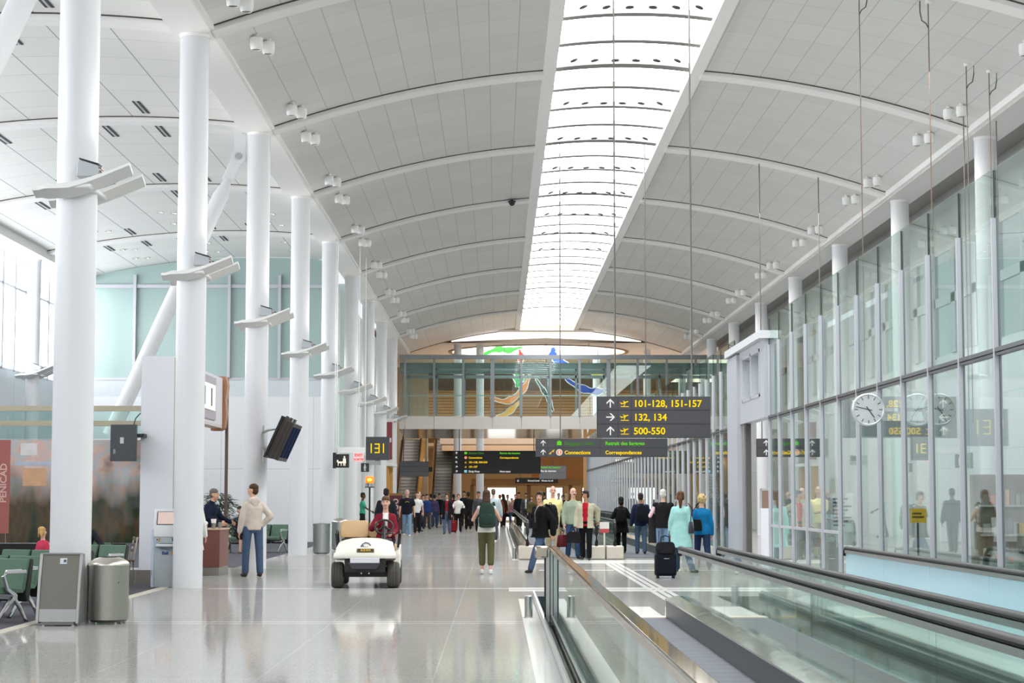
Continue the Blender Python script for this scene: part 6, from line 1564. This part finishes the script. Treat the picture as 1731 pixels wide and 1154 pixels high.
suitcase('dark red wheeled suitcase beside the woman with the red top', (766 - 840) / 3200 * 82.5, 82.5, 0.1, 0.32, 0.2, 0.55, '7a1f24', 0.9)
t = crowd('woman in white blouse and black trousers carrying a black bag', 775, 84, 6, 1.70, True, ('bob', '8a6a4a'), 'e6e3de', '1a191b', arms=('bend', 'bend'))
bag('black bag on the arm of the woman in the white blouse', (t.location.x + 0.24, t.location.y - 0.1, 0.80), 0.3, 0.30, 0.26, 0.12, '1c1a1b')
crowd('man in black between the white blouse woman and the grey jersey man', 792, 90, 182, 1.80, False, ('short', '1a1614'), '1a1a1c', '1e1e22', 'dark')
t = crowd('man in charcoal jersey carrying a black holdall', 809, 85.5, -6, 1.80, False, ('short', '2e2620'), '4d4e51', '33363a', 'tan')
bag('black holdall carried by the man in the charcoal jersey', (t.location.x - 0.36, t.location.y, 0.26), 1.3, 0.5, 0.34, 0.22, '1a1a1b', name='holdall')
crowd('man in pale blue shirt walking away beyond the backpack woman', 834, 68, 178, 1.84, False, ('short', '6a5a4c'), 'b9c6cb', '4a4c54', build=1.15)
crowd('woman in rust brown top at the far left of the walkway', 845, 99, 170, 1.68, True, ('bob', '8a5230'), '7d4a30', '2c2624')
crowd('woman in dark brown jacket behind the rust brown top', 851, 102, 200, 1.70, True, ('long', '3a2418'), '4a3226', '26221f')
crowd('woman in cream shawl over a black skirt', 858, 105, 20, 1.68, True, ('short', '2f241e'), 'd9cfba', '1d1b1c', hem=-0.15, bl='skirt')
crowd('short person in pink top and jeans beside the cream shawl', 865, 104, -10, 1.50, True, ('short', '5a4030'), 'c99a96', '4d6488')
crowd('man in black suit beyond the far walkway handrail', 877, 100, 10, 1.80, False, ('short', '1c1917'), '1e2024', '202126')
crowd('man in grey suit with pale shirt among the far crowd', 889, 97, -5, 1.76, False, ('short', '3a2a22'), '3e4046', '34363c', 'tan', inner=('dcd8d2',), opening=(0.02, 0.05))
crowd('woman in olive jacket in the far crowd', 898, 93, 15, 1.62, True, ('long', '4b3526'), '5a5236', '2d3038')
crowd('man in dark brown coat behind the shaggy-haired man', 919, 100.5, 175, 1.80, False, ('short', '241d19'), '33281f', '26262a')
crowd('grey-haired man in mid grey coat right of the pale yellow shirt', 944, 98.5, 5, 1.76, False, ('short', '8d8a86'), '6a6a6c', '3a3c44')
crowd('woman with a red scarf colour coat right of the grey-haired man', 951, 99, 0, 1.66, True, ('bob', '2b201b'), '5d2a2e', '232226')
crowd('woman in black with light hair far behind the sage green shirt', 957, 98, 178, 1.72, True, ('long', 'b49468'), '1e1d20', '2a2b32')
crowd('person in teal anorak near the far left walkway', 850, 110, 185, 1.74, False, ('short', '2a2320'), '2d5a63', '3b4656')
crowd('person in tan raincoat at the far doorway', 871, 112, 10, 1.72, True, ('short', '6a4a34'), 'a08660', '38342f', hem=-0.35)
crowd('tall person in navy under the black five-row sign', 785, 100, 0, 1.86, False, ('short', '201b19'), '262c40', '2c3038')
crowd('person in maroon sweater near the white hall columns', 767, 99, 190, 1.70, True, ('pony', '2e211a'), '63262e', '2b3040')
crowd('person in dark green parka left of the escalator foot', 729, 101, 200, 1.72, False, ('short', '2b2420'), '31402f', '2c2c30', hem=-0.25)
crowd('person in light grey sweater near the left column row', 716, 97, 0, 1.68, True, ('bob', '4a3526'), 'a9a8a6', '3d4558')
crowd('person in dark clothes standing high on the escalator', 757, 119.55, 178, 1.74, False, ('short', '1c1816'), '202024', '1f1f24', z=4.42, legs=((3, 2), (-3, 2)))
crowd('person in mustard top among the far crowd', 826, 105, 175, 1.64, True, ('long', '3a281e'), 'a5843a', '2c2a2b')
crowd('person in white jacket far down the hall', 818, 110, 0, 1.72, False, ('short', '35291f'), 'd2d0cc', '30343c')
flush()
